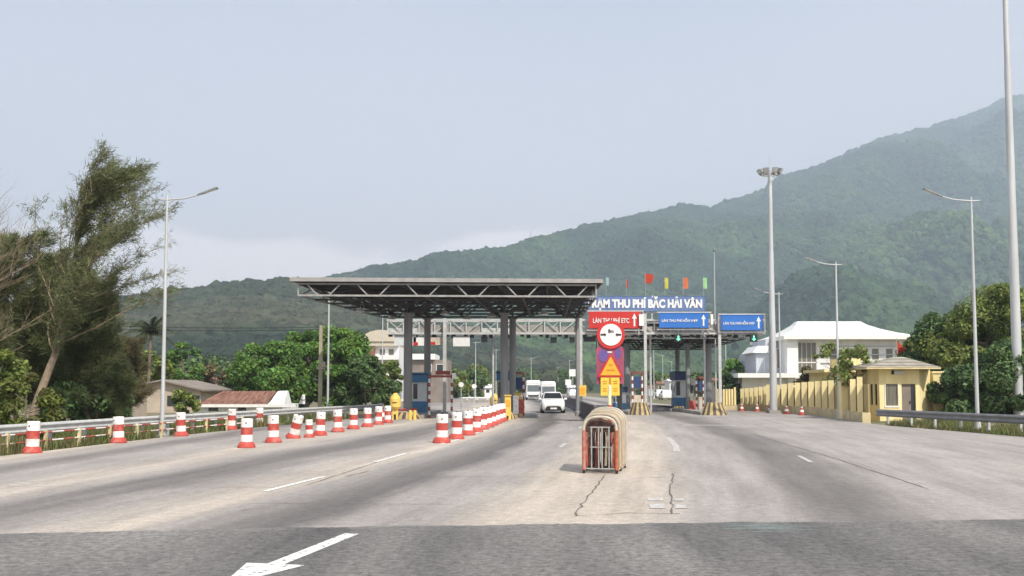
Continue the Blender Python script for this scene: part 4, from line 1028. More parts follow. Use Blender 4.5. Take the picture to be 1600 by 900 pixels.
b = MB(); b.box(x3, wx0 - .2, Yb - .5, Yb + 2.5, -.1, z0_ - .002); b.build('porch_wall', M['whitew'], t, org)

# ------------------------------------------------------------------ yellow fence
base = [(1158, 641.0), (1205, 643.2), (1240, 645.3), (1280, 648.5), (1320, 654), (1357, 660)]
tops = {1158: 608, 1357: 592}
pts = [gnd(x, y) for x, y in base]
fz = [1.75, 2.0, 2.2, 2.3, 2.35, 2.35]
org = Vector((pts[2].x, pts[2].y, 0))
t = thing('yellow_fence', 'long cream yellow fence of upright slabs on a low wall, right roadside', 'fence', org)
seg = 0; tot = []
for i in range(len(pts) - 1):
    a_, b2 = pts[i], pts[i + 1]; d = (b2 - a_); L = d.length; d.normalize(); nn = Vector((d.y, -d.x, 0))
    if nn.x < 0: nn = -nn   # behind, away from road
    b = MB(); lo = [a_ - nn * .30, b2 - nn * .30, b2 + nn * .12, a_ + nn * .12]
    lo = [Vector((p.x, p.y, -.06)) for p in lo]; b.hexa(lo, [Vector((p.x, p.y, .52)) for p in lo]); b.build('plinth', M['plinth'], t, org)
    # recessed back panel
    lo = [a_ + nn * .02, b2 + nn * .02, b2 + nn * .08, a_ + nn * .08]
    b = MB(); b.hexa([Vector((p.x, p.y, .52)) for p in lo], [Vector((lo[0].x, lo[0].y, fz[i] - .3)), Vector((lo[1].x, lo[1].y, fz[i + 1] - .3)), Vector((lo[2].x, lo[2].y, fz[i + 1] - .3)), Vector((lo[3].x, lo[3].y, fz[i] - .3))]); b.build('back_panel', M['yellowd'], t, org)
pxs = [1163 + 7.2 * k for k in range(6)] + [1206] + [1218 + 10.6 * k for k in range(9)] + [1337, 1348]
for j, px in enumerate(pxs):
    x_g = np.interp(px, [q[0] for q in base], [q[1] for q in base]); c = gnd(px, float(x_g)); z = float(np.interp(px, [q[0] for q in base], fz))
    w0 = (7.2 if px < 1206 else 10.6) * .39 / F * c.y
    if px == 1206: w0 *= 1.3
    d = Vector((.94, -.34, 0)); nn = Vector((.34, .94, 0))
    c = c - nn * .22 + Vector((-.12, 0, 0))
    lo = [c - d * w0 - nn * .07, c + d * w0 - nn * .07, c + d * w0 + nn * .10, c - d * w0 + nn * .10]
    lo = [Vector((p.x, p.y, .522)) for p in lo]
    b = MB(); b.hexa(lo, [Vector((p.x, p.y, z + (.10 if px in (1206,) or j == len(pxs) - 1 else 0))) for p in lo]); b.build('slab', M['yellow'], t, org)
# far short piece of fence beyond the second canopy
org = gnd(1135, 640.5)
t = thing('yellow_fence', 'short far piece of yellow fence right of the thick grey column', 'fence', org)
b = MB(); xq0 = gnd(1116, 640).x; xq1 = gnd(1146, 640).x; yq = org.y
b.box(xq0, xq1, yq, yq + .2, -.06, .4); b.build('plinth', M['plinth'], t, org)
for k in range(7):
    x0 = xq0 + (xq1 - xq0) * k / 7; b = MB(); b.box(x0 + .03, x0 + .18, yq - .03, yq + .1, .4, 1.75 + .15 * (k == 6)); b.build('slab', M['yellow'], t, org)
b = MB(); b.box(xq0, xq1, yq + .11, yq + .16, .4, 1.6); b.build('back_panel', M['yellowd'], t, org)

# ------------------------------------------------------------------ gatehouse
Yg_ = 55.5
def G(x, y, Y=Yg_): q = at(x, y, Y); return q.x, q.z
org = Vector((G(1405, 650)[0], Yg_ + 1.5, 0))
t = thing('gatehouse', 'small cream yellow gatehouse with a grey tiled pyramid roof', 'gatehouse', org)
xa, xb, xc, xd = G(1357, 650, Yg_ + 1.1)[0], G(1375, 650)[0], G(1438, 650)[0], G(1456, 650, Yg_ + .9)[0]
zc = G(1400, 577)[1]
foot = [(xb, Yg_), (xc, Yg_), (xd, Yg_ + 1.0), (xd, Yg_ + 3), (xa, Yg_ + 3), (xa, Yg_ + 1.1)]
wz0, wz1 = G(1393, 634)[1], G(1393, 600)[1]
dz0 = -.06
wx0, wx1 = G(1384, 620)[0], G(1403, 620)[0]; dx0, dx1 = G(1409, 620)[0], G(1431, 620)[0]
b = MB()
# front wall around window and door
th = .16
b.box(xb, wx0, Yg_, Yg_ + th, -.1, zc); b.box(wx1, dx0, Yg_, Yg_ + th, -.1, zc); b.box(dx1, xc, Yg_, Yg_ + th, -.1, zc)
b.box(wx0, wx1, Yg_ + .001, Yg_ + th, -.1, wz0); b.box(wx0, wx1, Yg_ + .001, Yg_ + th, wz1, zc); b.box(dx0, dx1, Yg_ + .001, Yg_ + th, wz1, zc)
def wallseg(b, p, q, z0, z1, th=.14):
    p = Vector((*p, 0)); q = Vector((*q, 0)); d = (q - p).normalized(); n_ = Vector((-d.y, d.x, 0)) * th
    lo = [p, q, q + n_, p + n_]; b.hexa([Vector((v.x, v.y, z0)) for v in lo], [Vector((v.x, v.y, z1)) for v in lo])
# left-front facet with two tall slots
P = Vector((*foot[5], 0)); Q2 = Vector((*foot[0], 0))
for s0, s1, z0, z1 in ((0, .18, -.1, zc), (.42, .56, -.1, zc), (.80, 1, -.1, zc), (.18, .42, -.1, .85), (.56, .80, -.1, .85), (.18, .42, wz1, zc), (.56, .80, wz1, zc)):
    a_ = P.lerp(Q2, s0); c_ = P.lerp(Q2, s1); wallseg(b, (a_.x, a_.y), (c_.x, c_.y), z0, z1)
wallseg(b, foot[4], foot[5], -.1, zc); wallseg(b, foot[2], foot[3], -.1, zc); wallseg(b, foot[3], foot[4], -.1, zc); wallseg(b, foot[1], foot[2], -.1, zc)
b.build('wall', M['yellow'], t, org)
for s0, s1 in ((.18, .42), (.56, .80)):
    a_ = P.lerp(Q2, s0); c_ = P.lerp(Q2, s1); b = MB(); off = Vector((.06, .08, 0)); wallseg(b, (a_.x + .06, a_.y + .04), (c_.x + .06, c_.y + .04), .85, wz1, .02); b.build('window', M['glass'], t, org)
b = MB(); b.box(wx0, wx1, Yg_ + .08, Yg_ + .1, wz0, wz1); w_ = b.build('window', M['curtain'], t, org)
b = MB(); b.box(wx0 - .08, wx1 + .08, Yg_ - .04, Yg_ - .002, wz0 - .1, wz0 - .01); b.box(wx0 - .06, wx0 - .005, Yg_ - .03, Yg_ - .002, wz0 - .01, wz1); b.box(wx1 + .005, wx1 + .06, Yg_ - .03, Yg_ - .002, wz0 - .01, wz1); b.build('sill', M['white'], w_, org)
b = MB(); b.box(dx0 + .04, dx1 - .25, Yg_ + .10, Yg_ + .14, 0, wz1); dd_ = b.build('door', M['brown'], t, org)
b = MB(); b.box(dx1 - .33, dx1 - .29, Yg_ + .04, Yg_ + .1, .95, 1.1); b.build('handle', M['blackm'], dd_, org)
b = MB(); b.box(dx1 - .25, dx1, Yg_ + .11, Yg_ + .13, 0, wz1); b.build('door_glass', M['glass'], t, org)
b = MB(); b.box(dx0 - .0, dx1, Yg_ - .5, Yg_ - .002, -.06, .05); b.build('step', M['conc'], t, org)
# roof: eave slab and shallow pyramid in tile courses
ex0, ex1 = G(1347, 575)[0], G(1462, 575)[0]; ey0, ey1 = Yg_ - .7, Yg_ + 3.7; zp = G(1403, 558, Yg_ + 1.5)[1]
cx_, cy_ = G(1403, 560, Yg_ + 1.5)[0], Yg_ + 1.5
b = MB(); b.box(ex0, ex1, ey0, ey1, zc + .002, zc + .1); b.build('eave', M['plinth'], t, org)
b = MB(); ncs = 7
for k in range(ncs):
    s0, s1 = k / ncs, (k + 1) / ncs
    def ring(s, dz=0): return [(ex0 + (cx_ - .25 - ex0) * s, ey0 + (cy_ - .15 - ey0) * s, zc + .1 + (zp - zc - .1) * s + dz), (ex1 + (cx_ + .25 - ex1) * s, ey0 + (cy_ - .15 - ey0) * s, zc + .1 + (zp - zc - .1) * s + dz),
                               (ex1 + (cx_ + .25 - ex1) * s, ey1 + (cy_ + .15 - ey1) * s, zc + .1 + (zp - zc - .1) * s + dz), (ex0 + (cx_ - .25 - ex0) * s, ey1 + (cy_ + .15 - ey1) * s, zc + .1 + (zp - zc - .1) * s + dz)]
    b.hexa(ring(s0, .03), ring(s1, .0))
b.build('roof', M['grroof'], t, org)
b = MB(); b.box(G(1396, 582)[0], G(1412, 582)[0], Yg_ - .1, Yg_ - .002, G(0, 585)[1], G(0, 580)[1]); b.build('wall_lamp', M['boothw'], t, org)
b = MB(); b.box(G(1396, 582)[0] - .12, G(1396, 582)[0], Yg_ - .1, Yg_ - .002, G(0, 585)[1], G(0, 579)[1]); b.build('camera_box', M['blackm'], t, org)
# gate pillars either side
for (p0, p1, ytop, Yp, lab) in ((1458, 1473, 580, 56.5, 'tall cream pillar standing right of the gatehouse'), (1314, 1326, 583, 57.2, 'cream pillar standing left of the gatehouse')):
    x0, zt = G(p0, ytop, Yp); x1, _ = G(p1, ytop, Yp); oo = Vector(((x0 + x1) / 2, Yp + .25, 0))
    b = MB(); b.box(x0, x1, Yp, Yp + .5, -.1, zt - .12); b.box(x0 - .06, x1 + .06, Yp - .06, Yp + .56, zt - .12, zt); tag(b.build('gate_pillar', M['yellow'], None, oo), lab, 'pillar')
# yellow back building between fence and gatehouse
Yk = 78.0; x0, zt = G(1284, 577, Yk); x1, _ = G(1352, 577, Yk); oo = Vector(((x0 + x1) / 2, Yk, 0))
t = thing('yellow_annex', 'low cream yellow annex behind the sparse tree left of the gatehouse', 'building', oo)
b = MB(); b.box(x0 + .5, x1, Yk, Yk + 5, -.1, zt - .25); b.build('wall', M['yellow'], t, oo)
b = MB(); b.box(x0, x1 + .3, Yk - .6, Yk + 5, zt - .248, zt); b.box(x0 + 2, x1 - .3, Yk, Yk + 4, zt, G(0, 560, Yk)[1]); b.build('roof', M['yellow'], t, oo)
windows(b, t, [(x0 + 1.1, x0 + 1.9, 1.7, 2.6), (x0 + 2.3, x0 + 3.0, 1.7, 2.6)], M['curtain'], Yk, oo)

# flag behind the gatehouse
p = at(1404, 650, 64); org = Vector((p.x, 64, 0)); zt = at(1404, 528, 64).z
t = thing('flag', 'orange red flag hanging on a pole above the gatehouse roof', 'flag', org)
b = MB(); b.tube([(p.x, 64, 0), (p.x, 64, zt)], [.035, .02], 6); b.build('pole', M['steel'], t, org)
b = MB(); vs = []; zz0 = at(0, 557, 64).z; zz1 = at(0, 532, 64).z
for j in range(7):
    f = j / 6
    for k in range(2):
        hw = .10 + .62 * math.sin(min(1, f * 1.1) * 1.5)
        vs.append((p.x + (0.02 if k == 0 else hw), 64 + .1 * math.sin(j * 1.7) * k, zz1 + (zz0 - zz1) * f - .06 * k))
b.add(vs, [(2 * j, 2 * j + 1, 2 * j + 3, 2 * j + 2) for j in range(6)]); b.add([(v[0], v[1] + .015, v[2]) for v in vs], [(2 * j + 1, 2 * j, 2 * j + 2, 2 * j + 3) for j in range(6)]); b.build('cloth', M['flagr'], t, org)

# ------------------------------------------------------------------ lamps and masts
def street_lamp(name, label, p, h, side, group='street lamps', arm=2.0, rise=.42, r0=.085, loc=None):
    t = thing(name, label, 'street lamp', (p[0], p[1], -.05), 0, group)
    b = MB(); b.tube([(0, 0, 0), (0, 0, h * .5), (0, 0, h + .15)], [r0, r0 * .8, r0 * .5], 10); b.build('pole', M['pole'], t)
    b = MB(); b.box(-.2, .2, -.2, .2, 0, .06); b.lathe([(r0 * 1.7, .06), (r0 * 1.5, .5), (r0 * 1.05, .52)], n=10); b.build('base', M['pole'], t)
    b = MB(); pts = [(-side * .38, 0, h - .02), (0, 0, h - .03), (side * arm * .35, 0, h + .02), (side * arm * .62, 0, h + .16), (side * arm * .8, 0, h + rise * .6)]
    b.tube(pts, [.02, .035, .03, .028, .028], 6); b.build('arm', M['pole'], t)
    a_ = Vector((side * arm * .62, 0, h + .15)); c_ = Vector((side * arm * 1.02, 0, h + rise))
    d = (c_ - a_).normalized(); u = Vector((-d.z * side, 0, d.x * side)) 
    b = MB(); W = .12
    b.hexa([a_ + Vector((0, -W * .5, 0)), c_ + Vector((0, -W, 0)), c_ + Vector((0, W, 0)), a_ + Vector((0, W * .5, 0))],
           [a_ + u * .05 + Vector((0, -W * .4, 0)), c_ + u * .06 + Vector((0, -W * .8, 0)), c_ + u * .06 + Vector((0, W * .8, 0)), a_ + u * .05 + Vector((0, W * .4, 0))]); o_ = b.build('lamp_head', M['lamp'], t)
    b = MB(); e0 = a_.lerp(c_, .35) - u * .012; e1 = a_.lerp(c_, .95) - u * .012
    b.hexa([e0 + Vector((0, -.07, 0)), e1 + Vector((0, -.09, 0)), e1 + Vector((0, .09, 0)), e0 + Vector((0, .07, 0))], [v + u * .012 for v in (e0 + Vector((0, -.07, 0)), e1 + Vector((0, -.09, 0)), e1 + Vector((0, .09, 0)), e0 + Vector((0, .07, 0)))]); b.build('lens', M['lens'], o_)
    return t
def base_xy(px, Y): q = at(px, HOR + CAMZ * F / Y, Y); return (q.x, Y)
def h_at(py, Y): return at(800, py, Y).z + .05
street_lamp('street_lamp', 'street lamp behind the left guardrail, arm reaching right', base_xy(253, 37.5), h_at(311, 37.5), 1, arm=1.95, rise=.42)
street_lamp('street_lamp', 'nearest right street lamp, standing behind the right guardrail', base_xy(1528, 42), h_at(313, 42), -1, arm=2.05, rise=.5)
street_lamp('street_lamp', 'street lamp standing at the yellow fence, in front of the office building', base_xy(1311, 58), h_at(413, 58), -1, arm=1.9, rise=.4)
street_lamp('street_lamp', 'farther street lamp just behind the floodlight mast', base_xy(1220, 82), h_at(459, 82), -1, arm=2.1, rise=.5)
street_lamp('street_lamp', 'left roadside street lamp whose head is hidden by the toll canopy', base_xy(512, 68), 9.6, 1, arm=1.9)
street_lamp('street_lamp', 'thin left street lamp in front of the domed house', base_xy(597, 104), 9.6, 1, arm=1.9)
for i, (px, Y, s_) in enumerate([(775, 180, 1), (743, 150, 1), (830, 230, 1), (890, 250, 1), (872, 330, 1), (1022, 170, -1), (1036, 210, -1), (1050, 260, -1), (1135, 130, -1), (962, 300, -1)]):
    side = 'left' if s_ > 0 else 'right'
    street_lamp('street_lamp', f'small distant street lamp on the {side} side beyond the toll, {ORD[i if s_ > 0 else i - 5] if i else "first"} of its line', base_xy(px, Y), 9.0, s_, 'distant street lamps', arm=1.8)

def mast(label, p, h, r0, r1, lamps=True):
    t = thing('floodlight_mast', label, 'mast', (p[0], p[1], -.05), 0)
    b = MB(); b.tube([(0, 0, 0), (0, 0, h * .33), (0, 0, h * .34), (0, 0, h * .66), (0, 0, h * .67), (0, 0, h)], [r0, r0 * .88, r0 * .83, r0 * .66, r0 * .6, r1], 14); b.build('pole', M['pole'], t)
    b = MB(); b.box(-r0 * 1.6, r0 * 1.6, -r0 * 1.6, r0 * 1.6, 0, .25); b.build('footing', M['conc'], t)
    b = MB(); b.tube([(0, 0, h), (0, 0, h + 1.2)], [.02, .01], 5); b.build('lightning_rod', M['steel'], t)
    b = MB(); n_ = 16
    for q in range(n_):
        a0_, a1_ = 2 * PI * q / n_, 2 * PI * (q + 1) / n_
        b.tube([(.62 * math.cos(a0_), .62 * math.sin(a0_), h - .25), (.62 * math.cos(a1_), .62 * math.sin(a1_), h - .25)], .03, 5)
    for q in range(4):
        a0_ = PI / 2 * q; b.tube([(0, 0, h - .35), (.62 * math.cos(a0_), .62 * math.sin(a0_), h - .25)], .03, 5)
    b.build('ring', M['steel'], t)
    for q in range(8):
        a0_ = 2 * PI * q / 8 + .2; c = Vector((.78 * math.cos(a0_), .78 * math.sin(a0_), h)); d = Vector((math.cos(a0_), math.sin(a0_), -.7)).normalized()
        sidev = Vector((-math.sin(a0_), math.cos(a0_), 0)); u = d.cross(sidev)
        b = MB(); f = [c + d * .09 + sidev * .23 * i_ + u * .19 * j_ for i_, j_ in ((-1, -1), (1, -1), (1, 1), (-1, 1))]
        g_ = [c - d * .12 + sidev * .13 * i_ + u * .11 * j_ for i_, j_ in ((-1, -1), (1, -1), (1, 1), (-1, 1))]
        b.hexa(g_, f); b.beam(c - d * .1, Vector((.6 * math.cos(a0_), .6 * math.sin(a0_), h - .25)), .04)
        fl = b.build('floodlight', M['lamp'], t)
        b = MB(); b.hexa([v + d * .004 + (c + d * .09 - v) * .12 for v in f], [v + d * .02 + (c + d * .09 - v) * .12 for v in f]); b.build('lens', M['lens'], fl)
    return t
mast('tall mast with a ring of floodlights beside the yellow fence', base_xy(1209, 71), h_at(268, 71), .27, .14)
mast('very tall thick pale mast at the right edge of the photo', base_xy(1592, 53), 30, .27, .12)
# plain thin pole with a camera by the gantry
p = base_xy(1125, 71.8); zt = h_at(393, 71.8)
t = thing('camera_pole', 'thin straight pole rising above the blue lane signs', 'pole', (p[0] - .28, p[1], -.05))
b = MB(); b.tube([(0, 0, 0), (0, 0, zt)], [.06, .03], 8); b.build('pole', M['pole'], t)
b = MB(); b.lathe([(.03, -.02), (.09, 0), (.11, .12), (.06, .22), (.0, .26)], (0, 0, zt), 10); b.build('camera_dome', M['lamp'], t)
# concrete utility pole and wires
p = base_xy(500, 62); zt = h_at(508, 62)
t = thing('utility_pole', 'tan square concrete utility pole in front of the leafy trees', 'pole', (p[0], p[1], -.05))
b = MB(); b.hexa([(-.13, -.13, 0), (.13, -.13, 0), (.13, .13, 0), (-.13, .13, 0)], [(-.09, -.09, zt), (.09, -.09, zt), (.09, .09, zt), (-.09, .09, zt)]); b.build('post', M['concp'], t)
b = MB(); b.box(-.25, .3, -.17, -.135, 3.1, 3.2); b.box(.1, .3, -.2, .1, 3.25, 3.55); b.build('meter_box', M['tan'], t)
for i, (ya, yb_) in enumerate(((500, 522), (508, 530), (548, 549))):
    a_ = at(-220, ya - 22, 66); c_ = at(500, [511, 515, 560][i], 62.0); pts = []
    for k in range(17):
        f = k / 16; q = a_.lerp(c_, f); q.z -= [1.0, .95, .4][i] * 4 * f * (1 - f) * .55; pts.append(q)
    b = MB(); b.tube(pts, .018, 4); tag(b.build('power_line', M['wire'], None, a_), ['uppermost', 'middle', 'lowest'][i] + ' dark cable crossing in front of the wooded hill', 'cable', 'power lines at left')

# ------------------------------------------------------------------ guardrails
def guardrail(label, path, z0, z1, spacing, name='guardrail', side=1, post_m='steel', beam_m='steel'):
    pts = [Vector((x, y, 0)) for x, y in path]; org = pts[0].copy()
    t = thing(name, label, 'guardrail', org)
    prof = [(0, z0), (.07, z0 + .2 * (z1 - z0)), (.07, z0 + .3 * (z1 - z0)), (.0, z0 + .45 * (z1 - z0)), (0, z0 + .55 * (z1 - z0)), (.07, z0 + .7 * (z1 - z0)), (.07, z0 + .8 * (z1 - z0)), (0, z1)]
    # dense resample
    L = [0]
    for a_, c_ in zip(pts[:-1], pts[1:]): L.append(L[-1] + (c_ - a_).length)
    def pos(s):
        return Vector((float(np.interp(s, L, [p.x for p in pts])), float(np.interp(s, L, [p.y for p in pts])), 0))
    s = 0; k = 0
    while s < L[-1] - .2:
        e = min(s + spacing * 2, L[-1]); b = MB(); vs = []
        for q in (s, (s + e) / 2, e):
            p = pos(q); d = (pos(min(q + .1, L[-1])) - pos(max(q - .1, 0))).normalized(); n_ = Vector((-d.y, d.x, 0)) * side
            for (o_, z) in prof: vs.append(p + n_ * (o_ + .01) + Vector((0, 0, z)))
        m_ = len(prof)
        for g_ in range(2): b.add(vs[g_ * m_:(g_ + 2) * m_], [(i, i + 1, m_ + i + 1, m_ + i) for i in range(m_ - 1)], 0, True)
        b.add([v - Vector((0, 0, 0)) + (pos(s) - pos(s)) for v in vs], [])
        vs2 = []
        for q in (s, e):
            p = pos(q); d = (pos(min(q + .1, L[-1])) - pos(max(q - .1, 0))).normalized(); n_ = Vector((-d.y, d.x, 0)) * side
            for (o_, z) in prof: vs2.append(p + n_ * (o_ - .003) + Vector((0, 0, z)))
        b.add(vs2, [(m_ + i, m_ + i + 1, i + 1, i) for i in range(m_ - 1)], 0, True)
        b.build('rail_beam', M[beam_m], t, org)
        s = e
    s = spacing * .4
    while s < L[-1]:
        p = pos(s); d = (pos(min(s + .1, L[-1])) - pos(max(s - .1, 0))).normalized(); n_ = Vector((-d.y, d.x, 0)) * side
        c = p - n_ * .12; b = MB(); ang = math.atan2(d.y, d.x)
        b.hexa([c + d * .05 * i_ + n_ * .05 * j_ + Vector((0, 0, -.1)) for i_, j_ in ((-1, -1), (1, -1), (1, 1), (-1, 1))], [c + d * .05 * i_ + n_ * .05 * j_ + Vector((0, 0, z1 - .03)) for i_, j_ in ((-1, -1), (1, -1), (1, 1), (-1, 1))])
        b.build('post', M[post_m], t, org)
        s += spacing
    return t, pos, L[-1]
lp = [(-15.6, 16), (-15.0, 27.0), (-14.55, 31.5), (-13.75, 38.5), (-12.6, 45), (-11.2, 53), (-9.2, 62), (-8.9, 66)]
guardrail('grey steel guardrail curving along the left roadside', lp, .45, .77, 2.0, side=-1)
guardrail('grey steel guardrail along the right roadside verge', [(18.75, 49.5), (19.3, 46.5), (20.1, 40.5), (21.3, 33), (22.6, 22)], .40, .76, 2.0, side=-1, beam_m='rail')
# low red and white pipe railing in front of the left guardrail
org = Vector((-14.6, 27, 0))
t = thing('pipe_railing', 'low red and white striped pipe railing in front of the left guardrail', 'railing', org)
rp = [(-15.0, 16), (-14.45, 27.0), (-14.0, 31.5), (-13.2, 38.5), (-12.3, 44)]
Ls = [0]
for a_, c_ in zip(rp[:-1], rp[1:]): Ls.append(Ls[-1] + (Vector(c_) - Vector(a_)).length)
def rpos(s): return Vector((float(np.interp(s, Ls, [p[0] for p in rp])), float(np.interp(s, Ls, [p[1] for p in rp])), 0))
s = 0; k = 0
while s < Ls[-1]:
    for z, ph in ((.50, 0), (.25, 0)):
        b = MB(); a_ = rpos(s); c_ = rpos(s + .62); a_.z = c_.z = z
        b.tube([a_, c_], .028, 6); o_ = b.build('pipe', M['plastw'] if (k % 2 == 0) else M['plastr'], t, org)
    if k % 3 == 0:
        p = rpos(s + .3); b = MB(); b.box(p.x - .045, p.x + .045, p.y - .045, p.y + .045, -.06, .56); b.build('post', M['plinth'], t, org)
    s += .625; k += 1

# ------------------------------------------------------------------ barrels, cones
def barrel_proto(label, loc, group):
    t = thing('traffic_barrel', label, 'traffic barrel', loc, 0, group)
    b = MB()
    b.lathe([(.285, 0), (.285, .04), (.26, .11), (.21, .17), (.192, .19)], n=18, mats=[1, 1, 1, 1], cap=False); b.build('base', [M['plastw'], M['plastr']], t)
    b = MB()
    b.lathe([(.188, .19), (.185, .40), (.182, .405), (.181, .64), (.188, .645), (.184, .89), (.17, .92), (.0, .925)], n=18, mats=[0, 0, 1, 1, 0, 0, 0], cap=False)
    b.build('drum', [M['plastw'], M['plastr']], t)
    b = MB(); b.lathe([(.04, .922), (.04, .95), (0, .955)], n=8, cap=False); b.box(-.02, .02, -.196, -.18, .76, .80); b.build('knob', M['blackm'], t)
    return t
protoB = None
def put_barrel(px, py, label, group, tilt=(0, 0), sc=1.0):
    global protoB
    p = gnd(px, py); p.z = .004
    if protoB is None:
        protoB = barrel_proto(label, p, group); o_ = protoB
        KIDS[protoB.name] = [(c, kids(c)) for c in kids(protoB)]
    else:
        o_ = dup(protoB, p, rnd.uniform(0, 6.28), label); o_['group'] = group
    rz = rnd.uniform(-.5, .5)
    o_.rotation_euler = (tilt[0] + rnd.uniform(-.035, .035), tilt[1] + rnd.uniform(-.035, .035), rz)
    o_.scale = (sc * rnd.uniform(.97, 1.03),) * 2 + (sc * rnd.uniform(.97, 1.02),)
    return o_
for i, (px, py) in enumerate([(50, 708), (185, 692), (283, 681.5), (361, 671.5), (405, 666)]):
    put_barrel(px, py, f'red and white barrel beside the left guardrail, {ORD[i]} from the camera', 'barrels beside the left guardrail', sc=.98)
row = [(385, 699.5), (427, 691.5), (483, 683.5), (500, 680.5), (528, 675), (552, 670.5), (574, 667), (591, 663.5), (606, 661)]
for i, (px, py) in enumerate(row):
    put_barrel(px, py, f'red and white barrel in the row across the left lanes, {ORD[i]} from the camera', 'barrels across the left lanes', sc=1.0 if i != 2 else .72)
o_ = put_barrel(458, 685, 'leaning red and white barrel, tipped sideways within the left lane row', 'barrels across the left lanes', tilt=(.05, .30), sc=.98)
mid = [(690, 692), (713, 686), (731, 680), (744, 675), (754, 671), (762.5, 667.5), (769.5, 664.5), (775.5, 661.8), (781, 659.5), (785.5, 657.5)]
for i, (px, py) in enumerate(mid):
    put_barrel(px, py, f'red and white barrel in the middle row before the central column, {ORD[i]} from the camera', 'barrels in the middle row', sc=1.06)

def cone_at(px, py, label):
    p = gnd(px, py); t = thing('traffic_cone', label, 'traffic cone', (p.x, p.y, .004), 0, 'small cones along the yellow fence')
    b = MB(); b.box(-.24, .24, -.24, .24, 0, .05); b.build('base', M['plastr'], t)
    b = MB(); b.lathe([(.19, .05), (.15, .2), (.11, .36), (.08, .5), (.05, .56)], n=14, mats=[1, 0, 1, 0]); b.build('cone', [M['plastw'], M['plastr']], t)
for i, (px, py) in enumerate([(1253, 648.5), (1229, 647), (1203, 645), (1183, 643), (1159, 642.5)]):
    cone_at(px, py, f'small red and white cone before the yellow fence, {ORD[i]} from the camera')
# red and white water-filled blocks behind the left row
for i, (px, py) in enumerate([(612, 655.5), (628, 654), (644, 653), (596, 657)]):
    p = gnd(px, py); t = thing('striped_block', f'red and white kerb block closing the leftmost lane, number {i + 1} counted outward' if False else
                               ['red and white block left of centre in the lane closure', 'red and white block right beside the yellow hooded post', 'red and white block touching the column island', 'red and white block at the guardrail end of the closure'][i], 'barrier block', (p.x, p.y, 0), 0, 'blocks closing the leftmost lane')
    b = MB(); b.hexa([(-.34, -.2, 0), (.34, -.2, 0), (.34, .2, 0), (-.34, .2, 0)], [(-.32, -.16, .22), (.32, -.16, .22), (.32, .16, .22), (-.32, .16, .22)]); b.build('base', M['plastr'], t)
    b = MB(); b.hexa([(-.31, -.15, .22), (.31, -.15, .22), (.31, .15, .22), (-.31, .15, .22)], [(-.30, -.10, .45), (.30, -.10, .45), (.30, .10, .45), (-.30, .10, .45)]); b.build('band', M['plastw'], t)
    b = MB(); b.hexa([(-.29, -.1, .45), (.29, -.1, .45), (.29, .1, .45), (-.29, .1, .45)], [(-.29, -.08, .6), (.29, -.08, .6), (.29, .08, .6), (-.29, .08, .6)]); b.build('cap', M['plastr'], t)

